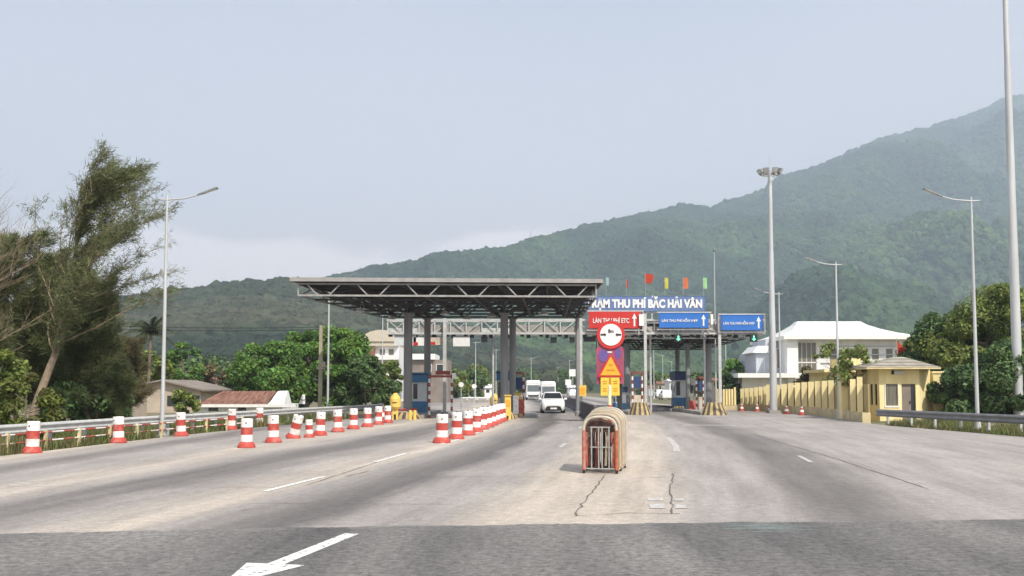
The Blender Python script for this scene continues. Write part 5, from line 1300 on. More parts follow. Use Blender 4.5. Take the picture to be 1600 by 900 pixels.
# ------------------------------------------------------------------ retractable gate in the foreground
p = gnd(938, 740); org = Vector((p.x, p.y, .004))
t = thing('folding_gate', 'folded arched metal gate standing alone on the median strip', 'gate', org, rad(-11))
NF = 10
for i in range(NF):
    yy = i * .175; m_ = [M['rust'], M['orange'], M['cream'], M['rust'], M['cream'], M['cream'], M['cream'], M['orange'], M['cream'], M['cream']][i]
    hw = .355 + .006 * i; hs = .93 + .015 * min(i, 3); hh = 1.22 + .016 * i
    b = MB(); pts = [(-hw, yy, .06), (-hw, yy, hs * .5), (-hw, yy, hs)]
    for k in range(1, 12):
        a_ = PI * k / 12; pts.append((-hw * math.copysign(abs(math.cos(a_)) ** .8, math.cos(a_)), yy, hs + (hh - hs) * math.sin(a_) ** .75))
    pts += [(hw, yy, hs), (hw, yy, hs * .5), (hw, yy, .06)]
    if i: b.tube(pts, .036, 6); b.build('arch_frame', m_, t)
    else:
        b.tube(pts[2:-2], .034, 6); b.build('arch_frame', M['cream'], t)
        for q_, mm_ in ((pts[:3], M['rust']), (pts[-3:], M['orange'])):
            b = MB(); b.tube(q_, .045, 6); b.build('gate_post', mm_, t)
    # flat cover band over the arch (the pale shells that overlap)
    if i > 0:
        b = MB(); c_ = []
        for k in range(0, 13):
            a_ = PI * k / 12; R1 = 1.02; c_.append((-hw * 1.10 * math.copysign(abs(math.cos(a_)) ** .8, math.cos(a_)), hs + (hh - hs + .035) * abs(math.sin(a_)) ** .75))
        c_ = [(-hw * 1.10, .12)] + c_ + [(hw * 1.10, .12)]
        n_ = len(c_); vs = [(x, yy - .05, z) for x, z in c_] + [(x * 1.03, yy + .03, z + .01) for x, z in c_]
        b.add(vs, [(j, j + 1, n_ + j + 1, n_ + j) for j in range(n_ - 1)], 0, True)
        vs2 = [(x * .965, yy - .05, z - .012) for x, z in c_] + [(x * .965, yy + .03, z - .012) for x, z in c_]
        b.add(vs2, [(n_ + j, n_ + j + 1, j + 1, j) for j in range(n_ - 1)], 0, True)
        b.add([(x, yy - .05, z) for x, z in c_] + [(x * .965, yy - .05, z - .012) for x, z in c_], [(n_ + j, n_ + j + 1, j + 1, j) for j in range(n_ - 1)])
        b.build('cover_band', M[['cream', 'tanp', 'cream', 'tanp', 'ochp', 'cream', 'tanp', 'cream', 'tanp', 'cream'][i]], t)
    if i in (0, 2, 4, 6, 9):
        for k, xx in enumerate((-.19, -.035, .04, .19) if i == 0 else (-.24, -.12, 0, .12, .24)):
            b = MB(); b.tube([(xx, yy, .08), (xx, yy, hs + .06)], .019, 6); b.build('bar', M['oldsteel'] if i == 0 else M['blackm'], t)
        for z in ((.10, .56, hs + .06) if i == 0 else (.1, hs)):
            b = MB(); b.tube([(-hw if z < .2 else -.22, yy, z), (hw if z < .2 else .22, yy, z)], .017, 6); b.build('crossbar', M['oldsteel'] if i == 0 else M['blackm'], t)
    if i in (0, 4, 9):
        for sx in (-1, 1):
            b = MB(); b.tube([(sx * hw - .025, yy, .05), (sx * hw + .025, yy, .05)], .05, 10); b.build('wheel', M['black'], t)
    if i < NF - 1:
        for sx in (-1, 1):
            b = MB(); b.beam((sx * (hw - .07), yy, .15), (sx * (hw - .07), yy + .175, .75), .03, .012); b.beam((sx * (hw - .09), yy, .75), (sx * (hw - .09), yy + .175, .15), .03, .012); b.build('scissor_link', M['dsteel'] if i else M['maroon'], t)
b = MB(); b.plate([(-.33, .88), (.33, .88), (.31, 1.0), (.22, 1.12), (0, 1.19), (-.22, 1.12), (-.31, 1.0)], .10, .125); b.build('arch_dark_fill', M['sooty'], t)  # dark plate standing in for the dark opening under the arch
b = MB(); b.plate([(.25, .12), (.33, .12), (.33, .86), (.25, .86)], .03, .05); b.plate([(-.33, .12), (-.28, .12), (-.28, .86), (-.33, .86)], .03, .05); b.build('side_panel', M['rust'], t)
for k, (x0, z0, x1, z1, m_) in enumerate([(-.15, .95, .05, 1.12, 'blackm'), (.02, .93, .28, 1.02, 'blackm'), (-.28, .94, -.2, 1.05, 'plastw'), (.1, .15, .14, .9, 'tanp'), (-.12, .12, -.09, .9, 'maroon'), (.24, .1, .27, .92, 'cream')]):
    b = MB(); b.beam((x0, .08 + .03 * k, z0), (x1, .08 + .03 * k, z1), .05, .03); b.build('inner_strut', M[m_], t)
# slim red/white delineator behind it
p = gnd(953, 697); org = Vector((p.x, p.y, 0))
t = thing('marker_post', 'slim red and white post directly behind the folded gate', 'post', org)
b = MB(); b.lathe([(.07, 0), (.07, 1.30)], org, 10, [0]); b.build('lower_tube', M['plastr'], t, org)
b = MB(); b.lathe([(.058, 1.30), (.055, 1.93), (0, 1.95)], org, 10, [0, 0]); b.build('upper_tube', mat('cream reflector', (.85, .78, .5), .4), t, org)
b = MB(); b.lathe([(.22, 0), (.2, .06), (.08, .1)], org, 12, [0, 0]); b.build('base', M['black'], t, org)

# ------------------------------------------------------------------ concrete median barrier
bp_ = [(4.35, 49.5), (4.75, 60), (5.25, 75), (5.65, 92), (5.8, 110), (5.8, 140)]
org = Vector((4.35, 49.5, 0))
t = thing('median_barrier', 'dark sooty concrete median barrier running beyond the folded gate', 'barrier', org)
s_ = 0; Lb = [0]
for a_, c_ in zip(bp_[:-1], bp_[1:]): Lb.append(Lb[-1] + (Vector(c_) - Vector(a_)).length)
bpos = lambda s: Vector((float(np.interp(s, Lb, [q[0] for q in bp_])), float(np.interp(s, Lb, [q[1] for q in bp_])), 0))
while s_ < Lb[-1] - .5:
    e = min(s_ + 3.95, Lb[-1]); b = MB(); rings = []
    for q in (s_, e):
        c = bpos(q)
        rings.append([c + Vector((x, 0, z)) for x, z in ((-.32, -.05), (-.32, .1), (-.17, .32), (-.11, .88), (.11, .88), (.17, .32), (.32, .1), (.32, -.05))])
    b.hexa(rings[0], rings[1]); b.build('barrier_block', M['concd'], t, org); s_ += 4.0

# ------------------------------------------------------------------ toll canopies
def canopy(label, corners, zb, zt, nx_, ny_, cols, zcap, light='brace', roof_t=.16, overhang=.35, colr=.27, group='toll canopies'):
    """corners FL, FR, RR, RL in x,y"""
    FL, FR, RR, RL = [Vector(c) for c in corners]
    def bil(s, t_, z): p = FL.lerp(FR, s).lerp(RL.lerp(RR, s), t_); return Vector((p.x, p.y, z - (.28 * max(0, t_) if abs(z - zb) < .04 else 0)))
    org = bil(.5, .5, 0); t = thing('toll_canopy', label, 'canopy', org, 0, group)
    b = MB(); e = .02; lo = [bil(-e, -e, zt), bil(1 + e, -e, zt), bil(1 + e, 1 + e, zt), bil(-e, 1 + e, zt)]
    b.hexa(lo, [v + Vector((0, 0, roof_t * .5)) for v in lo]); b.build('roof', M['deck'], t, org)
    z0, z1 = zt - .06, zt + roof_t
    for k, (s0, t0, s1, t1) in enumerate(((-e, -e, 1 + e, -e), (1 + e, -e, 1 + e, 1 + e), (1 + e, 1 + e, -e, 1 + e), (-e, 1 + e, -e, -e))):
        a_, c_ = bil(s0, t0, 0), bil(s1, t1, 0); d = (c_ - a_).normalized(); n_ = Vector((d.y, -d.x, 0)) * .06
        b = MB(); lo = [a_ + n_ + d * .0, c_ + n_, c_ + n_ * .1, a_ + n_ * .1]
        b.hexa([v + Vector((0, 0, z0)) for v in lo], [v + Vector((0, 0, z1)) for v in lo]); b.build('fascia', M['fascia'], t, org)
    zc = zt - .16
    # chords and braces of the front truss, each its own part
    b = MB(); b.beam(bil(0, 0, zc), bil(1, 0, zc), .09, .09); b.build('top_chord', M[light], t, org)
    b = MB(); b.beam(bil(0, 0, zb), bil(1, 0, zb), .10, .10); b.build('bottom_chord', M[light], t, org)
    n_ = nx_
    for i in range(n_):
        s0, sm, s1 = i / n_, (i + .5) / n_, (i + 1) / n_
        for (a_, c_) in ((bil(s0 + .03, 0, zc - .05), bil(sm - .02, 0, zb + .03)), (bil(sm + .02, 0, zb + .03), bil(s1 - .03, 0, zc - .05))):
            b = MB(); b.beam(a_, c_, .07, .07); b.build('brace', M[light], t, org)
    # left side truss
    for ss in (0, 1):
        b = MB(); b.beam(bil(ss, .004, zb), bil(ss, 1, zb), .09, .09); b.build('side_bottom_chord', M[light], t, org)
        for i in range(ny_):
            t0, tm, t1 = i / ny_, (i + .5) / ny_, (i + 1) / ny_
            b = MB(); b.beam(bil(ss, t0 + .02, zb + .02), bil(ss, tm, zc), .07, .07); b.build('brace', M[light], t, org)
            b = MB(); b.beam(bil(ss, tm, zc), bil(ss, t1 - .02, zb + .02), .07, .07); b.build('brace', M[light], t, org)
        b = MB(); b.beam(bil(ss, 0, zb - .05), bil(ss, 0, zc), .08, .08); b.build('end_post', M[light], t, org)
    # inner lattice (too many members to tell apart)
    b = MB(); w_ = .105
    for j in range(1, ny_ * 2 + 1):
        tt_ = j / (ny_ * 2)
        b.beam(bil(0, tt_, zb), bil(1, tt_, zb), w_, w_); b.beam(bil(0, tt_, zc), bil(1, tt_, zc), w_, w_)
        for i in range(n_):
            s0, sm, s1 = i / n_, (i + .5) / n_, (i + 1) / n_
            b.beam(bil(s0, tt_, zc), bil(sm, tt_, zb), w_ * .8); b.beam(bil(sm, tt_, zb), bil(s1, tt_, zc), w_ * .8)
            if j > 0:
                tp_ = (j - 1) / (ny_ * 2); b.beam(bil(sm, tp_, zb), bil(s1, tt_, zc), w_ * .7); b.beam(bil(s0, tp_, zc), bil(sm, tt_, zb), w_ * .7)
    for i in range(0, 2 * n_ + 1):
        s0 = i / (2 * n_); b.beam(bil(s0, .01, zb if i % 2 else zc), bil(s0, 1, zb if i % 2 else zc), w_, w_)
    for j in range(9):
        tt_ = (j + .5) / 9; b.beam(bil(0, tt_, zt - .05), bil(1, tt_, zt - .05), .08, .1)
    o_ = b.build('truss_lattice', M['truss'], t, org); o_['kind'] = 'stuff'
    # columns with inverted-pyramid heads
    for (x, y, r_) in cols:
        b = MB(); b.tube([(x, y, -.05), (x, y, zcap)], r_, 16); c_ = b.build('column', M['colgrey'], t, org)
        b = MB(); b.lathe([(r_ * 1.5, -.05), (r_ * 1.5, .28), (r_ * 1.05, .34)], (x, y, 0), 16); b.box(x - r_ * 1.4, x + r_ * 1.4, y - r_ * 1.4, y + r_ * 1.4, zcap - .04, zcap + .04); b.build('collar', M['colgrey'], c_, org)
        b = MB()
        for (dx, dy) in ((-1, -1), (1, -1), (1, 1), (-1, 1)):
            b.tube([(x, y, zcap), (x + dx * (.3 if x > 4 and dx > 0 else 1.3), y + dy * 1.5, zb)], .07, 6)
            b.tube([(x, y, zcap), (x + dx * (1.7 if x > 4 and dx > 0 else 2.4) * (.2 if x > 4 and dx > 0 else 1), y + dy * .8, zc)], .06, 6)
        for (dx, dy) in ((-1, 0), (1, 0), (0, 1), (0, -1)): b.tube([(x, y, zcap), (x + dx * (.3 if x > 4 and dx > 0 else 1.5), y + dy * 1.5, zb)], .06, 6)
        b.build('column_head', M['truss'], c_, org)
    return t
FL = at(466, 461, 52.6); FR = at(931, 466, 53.6); RL = at(600, 494, 68.5)
zb = 6.93
zt = at(700, 440, 53).z
Xl, Xr = FL.x, FR.x
canopy('large grey toll canopy of steel trusses at left centre', [(Xl, 52.6), (Xr, 53.4), (4.72, 65.0), (at(596, 494, 65).x, 65.0)], zb, zt, 6, 3,
       [(at(638, 500, 59.5).x, 59.5, .27), (at(668, 500, 63.8).x, 63.8, .22), (at(788, 500, 59.5).x, 59.5, .24), (at(801, 500, 63.8).x, 63.8, .22), (4.3, 63.2, .12)], 6.45)
for i, (px, Y) in enumerate([(563, 58), (695, 60), (768, 62), (730, 64), (850, 60), (612, 64)]):
    p = at(px, 480, Y); org = Vector((p.x, Y, zb - .05))
    t = thing('hanging_lamp', ['leftmost', 'third', 'fifth', 'fourth', 'rightmost', 'second'][i] + (' white lamp hanging under the large toll canopy' if i in (0, 4) else ' white lamp from the left under the large toll canopy'), 'lamp', org, 0, 'lamps under the toll canopy')
    b = MB(); b.tube([(0, 0, .02), (0, 0, -.2)], .02, 6); b.build('stem', M['steel'], t)
    b = MB(); b.lathe([(.08, -.18), (.14, -.24), (.30, -.42), (.30, -.45), (0, -.43)], n=14, mats=[0] * 4, cap=False); b.build('lamp_shade', M['white'], t)
p0 = at(977, 540, 86).x; p1 = at(1104, 540, 86).x
canopy('second lower toll canopy behind the lane signs at right', [(7.2, 72.6), (p1 + .3, 72.6), (p1, 87), (7.6, 87)], 5.6, 6.75, 4, 3,
       [(at(980, 600, 75).x, 75, .24), (at(1059, 600, 84).x, 84, .2), (at(1075, 600, 75).x, 75, .17), (at(1106, 600, 76).x, 76, .33), (at(966, 600, 84).x, 84, .2)], 5.3, light='dsteel')

# ------------------------------------------------------------------ gantry with its lane signs
Yq = 70.0
def Qp(x, y, Y=Yq): q = at(x, y, Y); return q.x, q.z
gx0 = Qp(604, 520)[0]; gx1 = Qp(1196, 520)[0]; zl = Qp(800, 521)[1]; zu = Qp(800, 500)[1]
org = Vector(((gx0 + gx1) / 2, Yq + .5, 0))
t = thing('sign_gantry', 'long grey lattice gantry carrying the lane signs across the road', 'gantry', org)
for (y_, z_) in ((Yq, zl), (Yq + 1.1, zl), (Yq, zu), (Yq + 1.1, zu)):
    b = MB(); b.beam((gx0, y_, z_), (gx1, y_, z_), .14, .15); b.build('chord', M['steel'], t, org)
nb_ = 24
for i in range(nb_ + 1):
    x = gx0 + .08 + (gx1 - gx0 - .16) * i / nb_
    b = MB(); b.beam((x, Yq, zl + .07), (x, Yq, zu - .07), .08, .08); b.build('upright', M['steel'], t, org)
b = MB()
for i in range(nb_):
    x = gx0 + .08 + (gx1 - gx0 - .16) * i / nb_; x2 = gx0 + .08 + (gx1 - gx0 - .16) * (i + 1) / nb_
    b.beam((x, Yq, zl), (x2, Yq, zu), .05) if i % 2 else b.beam((x, Yq, zu), (x2, Yq, zl), .05)
    b.beam((x, Yq + 1.1, zl), (x2, Yq + 1.1, zu), .05); b.beam((x, Yq, zl), (x2, Yq + 1.1, zl), .05); b.beam((x, Yq, zu), (x, Yq + 1.1, zu), .05)
o_ = b.build('lattice', M['steel'], t, org); o_['kind'] = 'stuff'
b = MB(); b.box(gx0, gx1, Yq + .25, Yq + .85, zl - .06, zl - .02); b.build('walkway', M['dsteel'], t, org)
for i in range(12):
    xa_ = gx0 + (gx1 - gx0) * i / 12 + .06; xb_ = gx0 + (gx1 - gx0) * (i + 1) / 12 - .06
    b = MB(); b.box(xa_, xb_, Yq + .12, Yq + .15, zl + .08, zl + .40 + .12 * ((i * 5) % 3)); b.build('fascia_panel', M['conc'] if i % 3 else M['steel'], t, org)
b = MB()
for i in range(60):
    x = gx0 + (gx1 - gx0) * (i + .5) / 60; hq = .12 + .1 * ((i * 7) % 3)
    if i % 3 != 2: b.box(x - .14, x + .14, Yq + .3, Yq + .7, zl - .09 - hq, zl - .09)
b.build('cable_tray', M['blackm'], t, org)
for px in (695, 907.5, 1008, 1124):
    x = Qp(px, 600)[0]; wide = .20 if px != 695 else .24
    b = MB(); b.box(x - wide / 2, x + wide / 2, Yq - .33, Yq - .1, -.05, zu + .45 if px in (1008, 1124) else zu + .1); po = b.build('gantry_post', M['steel'], t, org)
    b = MB(); b.box(x - wide, x + wide, Yq - .5, Yq + .1, -.05, .12); b.build('base_plate', M['conc'], po, org)
for px in (650 + 43, 770, 1020, 1106):
    x = Qp(px, 600)[0]; b = MB(); b.tube([(x, Yq + 1.1, -.05), (x, Yq + 1.1, zl)], .08, 8); b.build('rear_post', M['steel'], t, org)

def board(name, label, x0, x1, y0, y1, Y, m, txt=None, tx=None, tm='white', th=.08, arrow=None, border=None, group=None, cat='sign', fs=1.0, rails=False):
    xa, z1_ = Qp(x0, y0, Y); xb, z0_ = Qp(x1, y1, Y); org = Vector(((xa + xb) / 2, Y, z0_))
    t = thing(name, label, cat, org, 0, group)
    b = MB(); b.box(xa, xb, Y, Y + th, z0_, z1_); b.build('panel', M[m], t, org)
    W, H = xb - xa, z1_ - z0_
    if border:
        b = MB(); e = .035
        for (a_, c_, d_, f_) in ((xa, xb, z0_, z0_ + e), (xa, xb, z1_ - e, z1_), (xa, xa + e, z0_ + e, z1_ - e), (xb - e, xb, z0_ + e, z1_ - e)): b.box(a_, c_, Y - .02, Y - .002, d_, f_)
        b.build('border', M[border], t, org)
    if txt:
        (u0, u1, v0, v1) = tx
        text_mesh('lettering', txt, W * (u1 - u0), H * (v1 - v0), M[tm], t, ((-W / 2 + W * (u0 + u1) / 2), -.02, H * (v0 + v1) / 2), .02, .018 * fs)
    if arrow is not None:
        cx_ = -W / 2 + W * arrow; b = MB(); s_ = H
        b.plate([(cx_ - .05 * s_, .12 * s_), (cx_ + .05 * s_, .12 * s_), (cx_ + .05 * s_, .58 * s_), (cx_ + .15 * s_, .58 * s_), (cx_, .9 * s_), (cx_ - .15 * s_, .58 * s_), (cx_ - .05 * s_, .58 * s_)], -.02, -.004)
        b.build('arrow', M[tm], t)
    if rails:
        b = MB()
        for z_ in (z0_ - .12, z1_ + .06): b.box(xa - .15, xb + .25, Y + th + .01, Y + th + .09, z_ - .04, z_ + .04)
        for x_ in (xa + .3, (xa + xb) / 2, xb - .3, xb + .2): b.box(x_ - .04, x_ + .04, Y + th + .1, Y + th + .16, z0_ - .25, z1_ + .1)
        b.build('mounting_frame', M['steel'], t, org)
    return t
Ys = Yq - .55
board('lane_sign', 'red lane sign with white lettering hanging behind the round limit sign', 920, 1001, 487, 513, Ys, 'red', 'LÀN THU PHÍ ETC', (.08, .78, .32, .68), arrow=.88, rails=True)
board('info_panel', 'blank white panel right of the red lane sign', 998.5, 1006, 491, 509, Ys - .15, 'white', cat='panel')
board('lane_sign', 'blue lane sign between the two tall gantry posts', 1030, 1107, 489, 512, Ys, 'blue', 'LÀN THU PHÍ HỖN HỢP', (.05, .78, .34, .66), arrow=.90, rails=True, border='blue')
board('lane_sign', 'blue lane sign at the right end of the gantry', 1127, 1192, 492, 516, Ys, 'blue', 'LÀN THU PHÍ HỖN HỢP', (.05, .80, .32, .62), arrow=.90, rails=True, border='blue')
board('info_panel', 'narrow white panel right of the first blue lane sign', 1110.5, 1114.5, 491, 507, Ys, 'white', cat='panel')
nb2 = board('name_board', 'long muted blue board with big white station name on the gantry', 913, 1102, 462.5, 486, Yq + .1, 'steelblue', 'TRẠM THU PHÍ BĂC HẢI VÂN', (.015, .975, .05, .97), border='steelblue', fs=3.0)
# acute stroke that stands over the breve of the middle word
_W = Qp(1102, 486, Yq + .1)[0] - Qp(913, 486, Yq + .1)[0]; _H = Qp(0, 462.5, Yq + .1)[1] - Qp(0, 486, Yq + .1)[1]
b = MB(); _x = _W * (-.5 + .5545); b.plate([(_x, _H * .90), (_x + .06, _H * .90), (_x + .17, _H * 1.02), (_x + .08, _H * 1.02)], -.03, -.01); b.build('accent', M['white'], nb2)
# struts of the name board
b = MB(); xa = Qp(913, 486)[0]; xb = Qp(1102, 486)[0]; z_ = Qp(0, 486, Yq + .1)[1]
for k in range(8):
    x = xa + (xb - xa) * (k + .5) / 8; b.box(x - .04, x + .04, Yq + .2, Yq + .27, zu + .06, z_ + .5)
b.box(xa, xb, Yq + .28, Yq + .34, z_ - .16, z_ - .06); b.build('support', M['steel'], nb2, nb2.location)
# small panels and signals hanging under the gantry
for (x0, x1, y0, y1, m_, lab, cat_) in ((616, 650, 520, 540, 'boothw', 'pale blank panel under the gantry left of the first column', 'panel'),
        (646, 664, 527, 540, 'white', 'small white panel with red corner between the two left columns', 'panel'), (672, 693, 527, 539, 'cream', 'small cream and pink panel right of the second left column', 'panel'),
        (708, 734, 526, 541, 'white', 'bright white rectangular panel hanging alone under the gantry', 'panel'),
        (752, 761.5, 526, 535, 'blackm', 'small black box hanging left of the central columns', 'signal'), (860, 870, 527, 536, 'blackm', 'small black box hanging above the white car lane', 'signal'),
        (890, 898, 527, 535, 'blackm', 'small dark box hanging next to the grey gantry post', 'signal'), (912, 931, 526, 534, 'blackm', 'wide black signal box hanging left of the round sign', 'signal')):
    bt = board('notice_board' if cat_ == 'panel' else 'lane_signal', lab, x0, x1, y0, y1, Yq + .1, m_, cat=cat_, th=.15)
    b = MB(); H = Qp(0, y0)[1] - Qp(0, y1)[1]; W = Qp(x1, 0)[0] - Qp(x0, 0)[0]; top_ = zl - (bt.location.z + H)
    for sx in (-.35, .35): b.box(W * sx - .025, W * sx + .025, .05, .1, H, H + max(.05, top_))
    b.build('hanger', M['dsteel'], bt)
    if m_ == 'blackm':
        b = MB(); b.box(-W * .42, W * .42, -.05, -.002, H * .85, H * .95); b.build('visor', M['blackm'], bt)
    elif 'red corner' in lab or 'pink' in lab:
        b = MB(); b.box(-W * .5, -W * .1, -.012, -.002, H * .02, H * .4); b.build('red_print', M['red'], bt)
    else:
        b = MB(); b.box(-W * .5, W * .5, -.012, -.002, H * .92, H); b.build('top_edge', M['greyw'], bt)
for (px, lab) in ((1060, 'lit green arrow signal under the first blue lane sign'), (1178, 'lit green arrow signal under the right blue lane sign')):
    bt = board('lane_signal', lab, px - 5.5, px + 5.5, 523, 534, Yq - .45, 'blackm', cat='signal', th=.2)
    H = Qp(0, 523)[1] - Qp(0, 534)[1]; b = MB()
    s_ = H; b.plate([(0, .14 * s_), (.16, .42 * s_), (.05, .42 * s_), (.05, .85 * s_), (-.05, .85 * s_), (-.05, .42 * s_), (-.16, .42 * s_)], -.02, -.003); b.build('green_arrow', M['greenl'], bt)
    b = MB(); b.box(-.03, .03, .05, .12, H, H + .35); b.build('hanger', M['dsteel'], bt)
# pennants above the name board
for (px, y0, y1, w_, m_, lab) in ((950, 433, 445, .20, 'flagb', 'pale blue narrow pennant, leftmost above the station name board'), (981, 436, 449, .13, 'flagr', 'dull red narrow pennant, second from left above the name board'),
        (1016, 426, 441, .62, 'flagr', 'large bright red flag above the station name board'), (1043, 433, 450, .26, 'flagy', 'yellow upright pennant right of the large red flag'),
        (1073, 433, 450, .38, 'flago', 'orange upright pennant second from the right'), (1103.5, 433, 450, .28, 'flagg', 'pale green upright pennant at the right end')):
    x, z1_ = Qp(px, y0); _, z0_ = Qp(px, y1); zb_ = Qp(0, 463)[1]; org = Vector((x, Yq + .45, zb_))
    t = thing('pennant', lab, 'flag', org, 0, 'flags above the station name board')
    b = MB(); b.tube([(x - w_ / 2, Yq + .45, zb_ - 1.2), (x - w_ / 2, Yq + .45, z1_ + .08)], .012, 5); b.build('pole', M['steel'], t, org)
    vs = []; 
    for j in range(6):
        f = j / 5
        for k in range(4):
            g_ = k / 3; ww = w_ * (1 if w_ < .5 else (.75 + .25 * math.sin(f * 3 + .6)))
            vs.append((x - w_ / 2 + ww * g_, Yq + .45 + .05 * math.sin(g_ * 6 + f * 2), z1_ + (z0_ - z1_) * f - (.07 * g_ if w_ > .5 else 0)))
    b = MB(); fs_ = [(j * 4 + k, j * 4 + k + 1, (j + 1) * 4 + k + 1, (j + 1) * 4 + k) for j in range(5) for k in range(3)]
    b.add(vs, fs_, 0, True); b.add([(v[0], v[1] + .012, v[2]) for v in vs], [f[::-1] for f in fs_], 0, True); b.build('cloth', M[m_], t, org)

# ------------------------------------------------------------------ stacked warning signs on the median
Yw = 52.0
def W_(x, y, Y=Yw): q = at(x, y, Y); return q.x, q.z
cx_, cz_ = W_(954.5, 523); org = Vector((cx_, Yw, 0))
t = thing('sign_post', 'grey post carrying the stacked warning signs on the median', 'post', org)
b = MB(); b.tube([(cx_, Yw + .22, -.05), (cx_, Yw + .22, W_(0, 500)[1])], .09, 10); b.build('post', M['dsteel'], t, org)
b = MB(); b.box(cx_ + .40, cx_ + .62, Yw + .3, Yw + .7, -.05, W_(0, 540)[1]); b.build('shadow_box', M['blackm'], t, org)  # black box standing in for a dark shadow behind the signs
R = 22 / F * Yw; Ri = 17 / F * Yw
org2 = Vector((cx_, Yw + .05, cz_))
t = thing('round_limit_sign', 'round white width limit sign with a thick red ring', 'sign', org2)
def disc(b, r, y0, y1, n=36, mi=0): b.plate([(cx_ + r * math.cos(2 * PI * k / n), cz_ + r * math.sin(2 * PI * k / n)) for k in range(n)], y0, y1, mi)
b = MB(); disc(b, R, Yw + .02, Yw + .1); xe0, ze0 = W_(937, 520); xe1, ze1 = W_(972, 545)
b.build('ring', M['red'], t, org2)
b = MB(); disc(b, Ri, Yw - .01, Yw + .018); b.build('face', M['white'], t, org2)
text_mesh('lettering', '8m', .30, .22, M['blackm'], t, (0, -.075, .20), .012, .02)
for sx in (-1, 1):
    b = MB(); x0 = cx_ + sx * Ri * .95; x1 = cx_ + sx * Ri * .42
    pl = [(x0, cz_ - .05), (x1 + sx * .1, cz_ - .05), (x1 + sx * .1, cz_ - .11), (x1, cz_), (x1 + sx * .1, cz_ + .11), (x1 + sx * .1, cz_ + .05), (x0, cz_ + .05)]
    if sx > 0: pl = pl[::-1]
    b.plate(pl, Yw - .025, Yw - .012); b.build('arrow', M['blackm'], t, org2)
x0, z1_ = W_(932, 541); x1, z0_ = W_(975, 600); org3 = Vector(((x0 + x1) / 2, Yw + .12, z0_))
t = thing('poster_board', 'crimson and violet poster board below the round limit sign', 'sign', org3)
b = MB(); b.plate([(x0, z0_), (x1, z0_), (x1, z1_ - .12), (x1 - .2, z1_ + .12), (x0 + .2, z1_ + .12), (x0, z1_ - .12)], Yw + .12, Yw + .18); b.build('panel', M['magenta'], t, org3)
b = MB(); xx, zz = W_(943, 553); b.plate([(xx + .27 * math.cos(a_ * PI / 8), zz - .1 + .36 * math.sin(a_ * PI / 8)) for a_ in range(16)], Yw + .10, Yw + .117); b.build('violet_print', M['violet'], t, org3)
b = MB(); xx, zz = W_(966, 552); b.plate([(xx + .16 * math.cos(a_ * PI / 8), zz + .3 * math.sin(a_ * PI / 8)) for a_ in range(16)], Yw + .10, Yw + .117); b.build('violet_print', M['violet'], t, org3)
b = MB(); xx, zz = W_(953, 550); b.box(xx - .13, xx + .13, Yw + .10, Yw + .117, zz - .04, zz + .04); b.build('pale_print', M['boothw'], t, org3)
# triangle + rectangle
xt, zt_ = W_(954, 555); xa, za = W_(934.5, 589); xb, _ = W_(973, 589); org4 = Vector((xt, Yw, za))
t = thing('triangle_sign', 'amber triangular warning sign with a red edge on the median', 'sign', org4)
b = MB(); b.plate([(xa, za), (xb, za), (xb - .03, za + .12), (xt + .05, zt_), (xt - .05, zt_), (xa + .03, za + .12)], Yw - .05, Yw + .0); b.build('border', M['red'], t, org4)
b = MB(); b.plate([(xa + .13, za + .09), (xb - .13, za + .09), (xt + .02, zt_ - .1), (xt - .02, zt_ - .1)], Yw - .075, Yw - .052); b.build('face', M['amber'], t, org4)
b = MB(); b.box(xt - .1, xt + .1, Yw - .09, Yw - .077, za + .62, za + .68); b.box(xt - .22, xt + .22, Yw - .09, Yw - .077, za + .33, za + .41); b.build('print', M['ochre'], t, org4)
x0, z1_ = W_(938.5, 587); x1, z0_ = W_(968, 618); z1_ = za - .03; org5 = Vector((xt, Yw, z0_))
t = thing('plate_sign', 'yellow rectangular notice plate below the triangular sign', 'sign', org5)
b = MB(); b.box(x0, x1, Yw - .03, Yw + .02, z0_, z1_); b.build('panel', M['signy'], t, org5)
b = MB(); mx_ = (x0 + x1) / 2
b.box(mx_ - .06, mx_ + .06, Yw - .045, Yw - .032, z0_ + .45, z1_ - .02)
for sx in (-1, 1):
    for zz in (.22, .34, .62, .74): b.box(mx_ + sx * .28 - .11, mx_ + sx * .28 + .11, Yw - .045, Yw - .032, z0_ + zz, z0_ + zz + .05)
b.build('print', M['ochre'], t, org5)

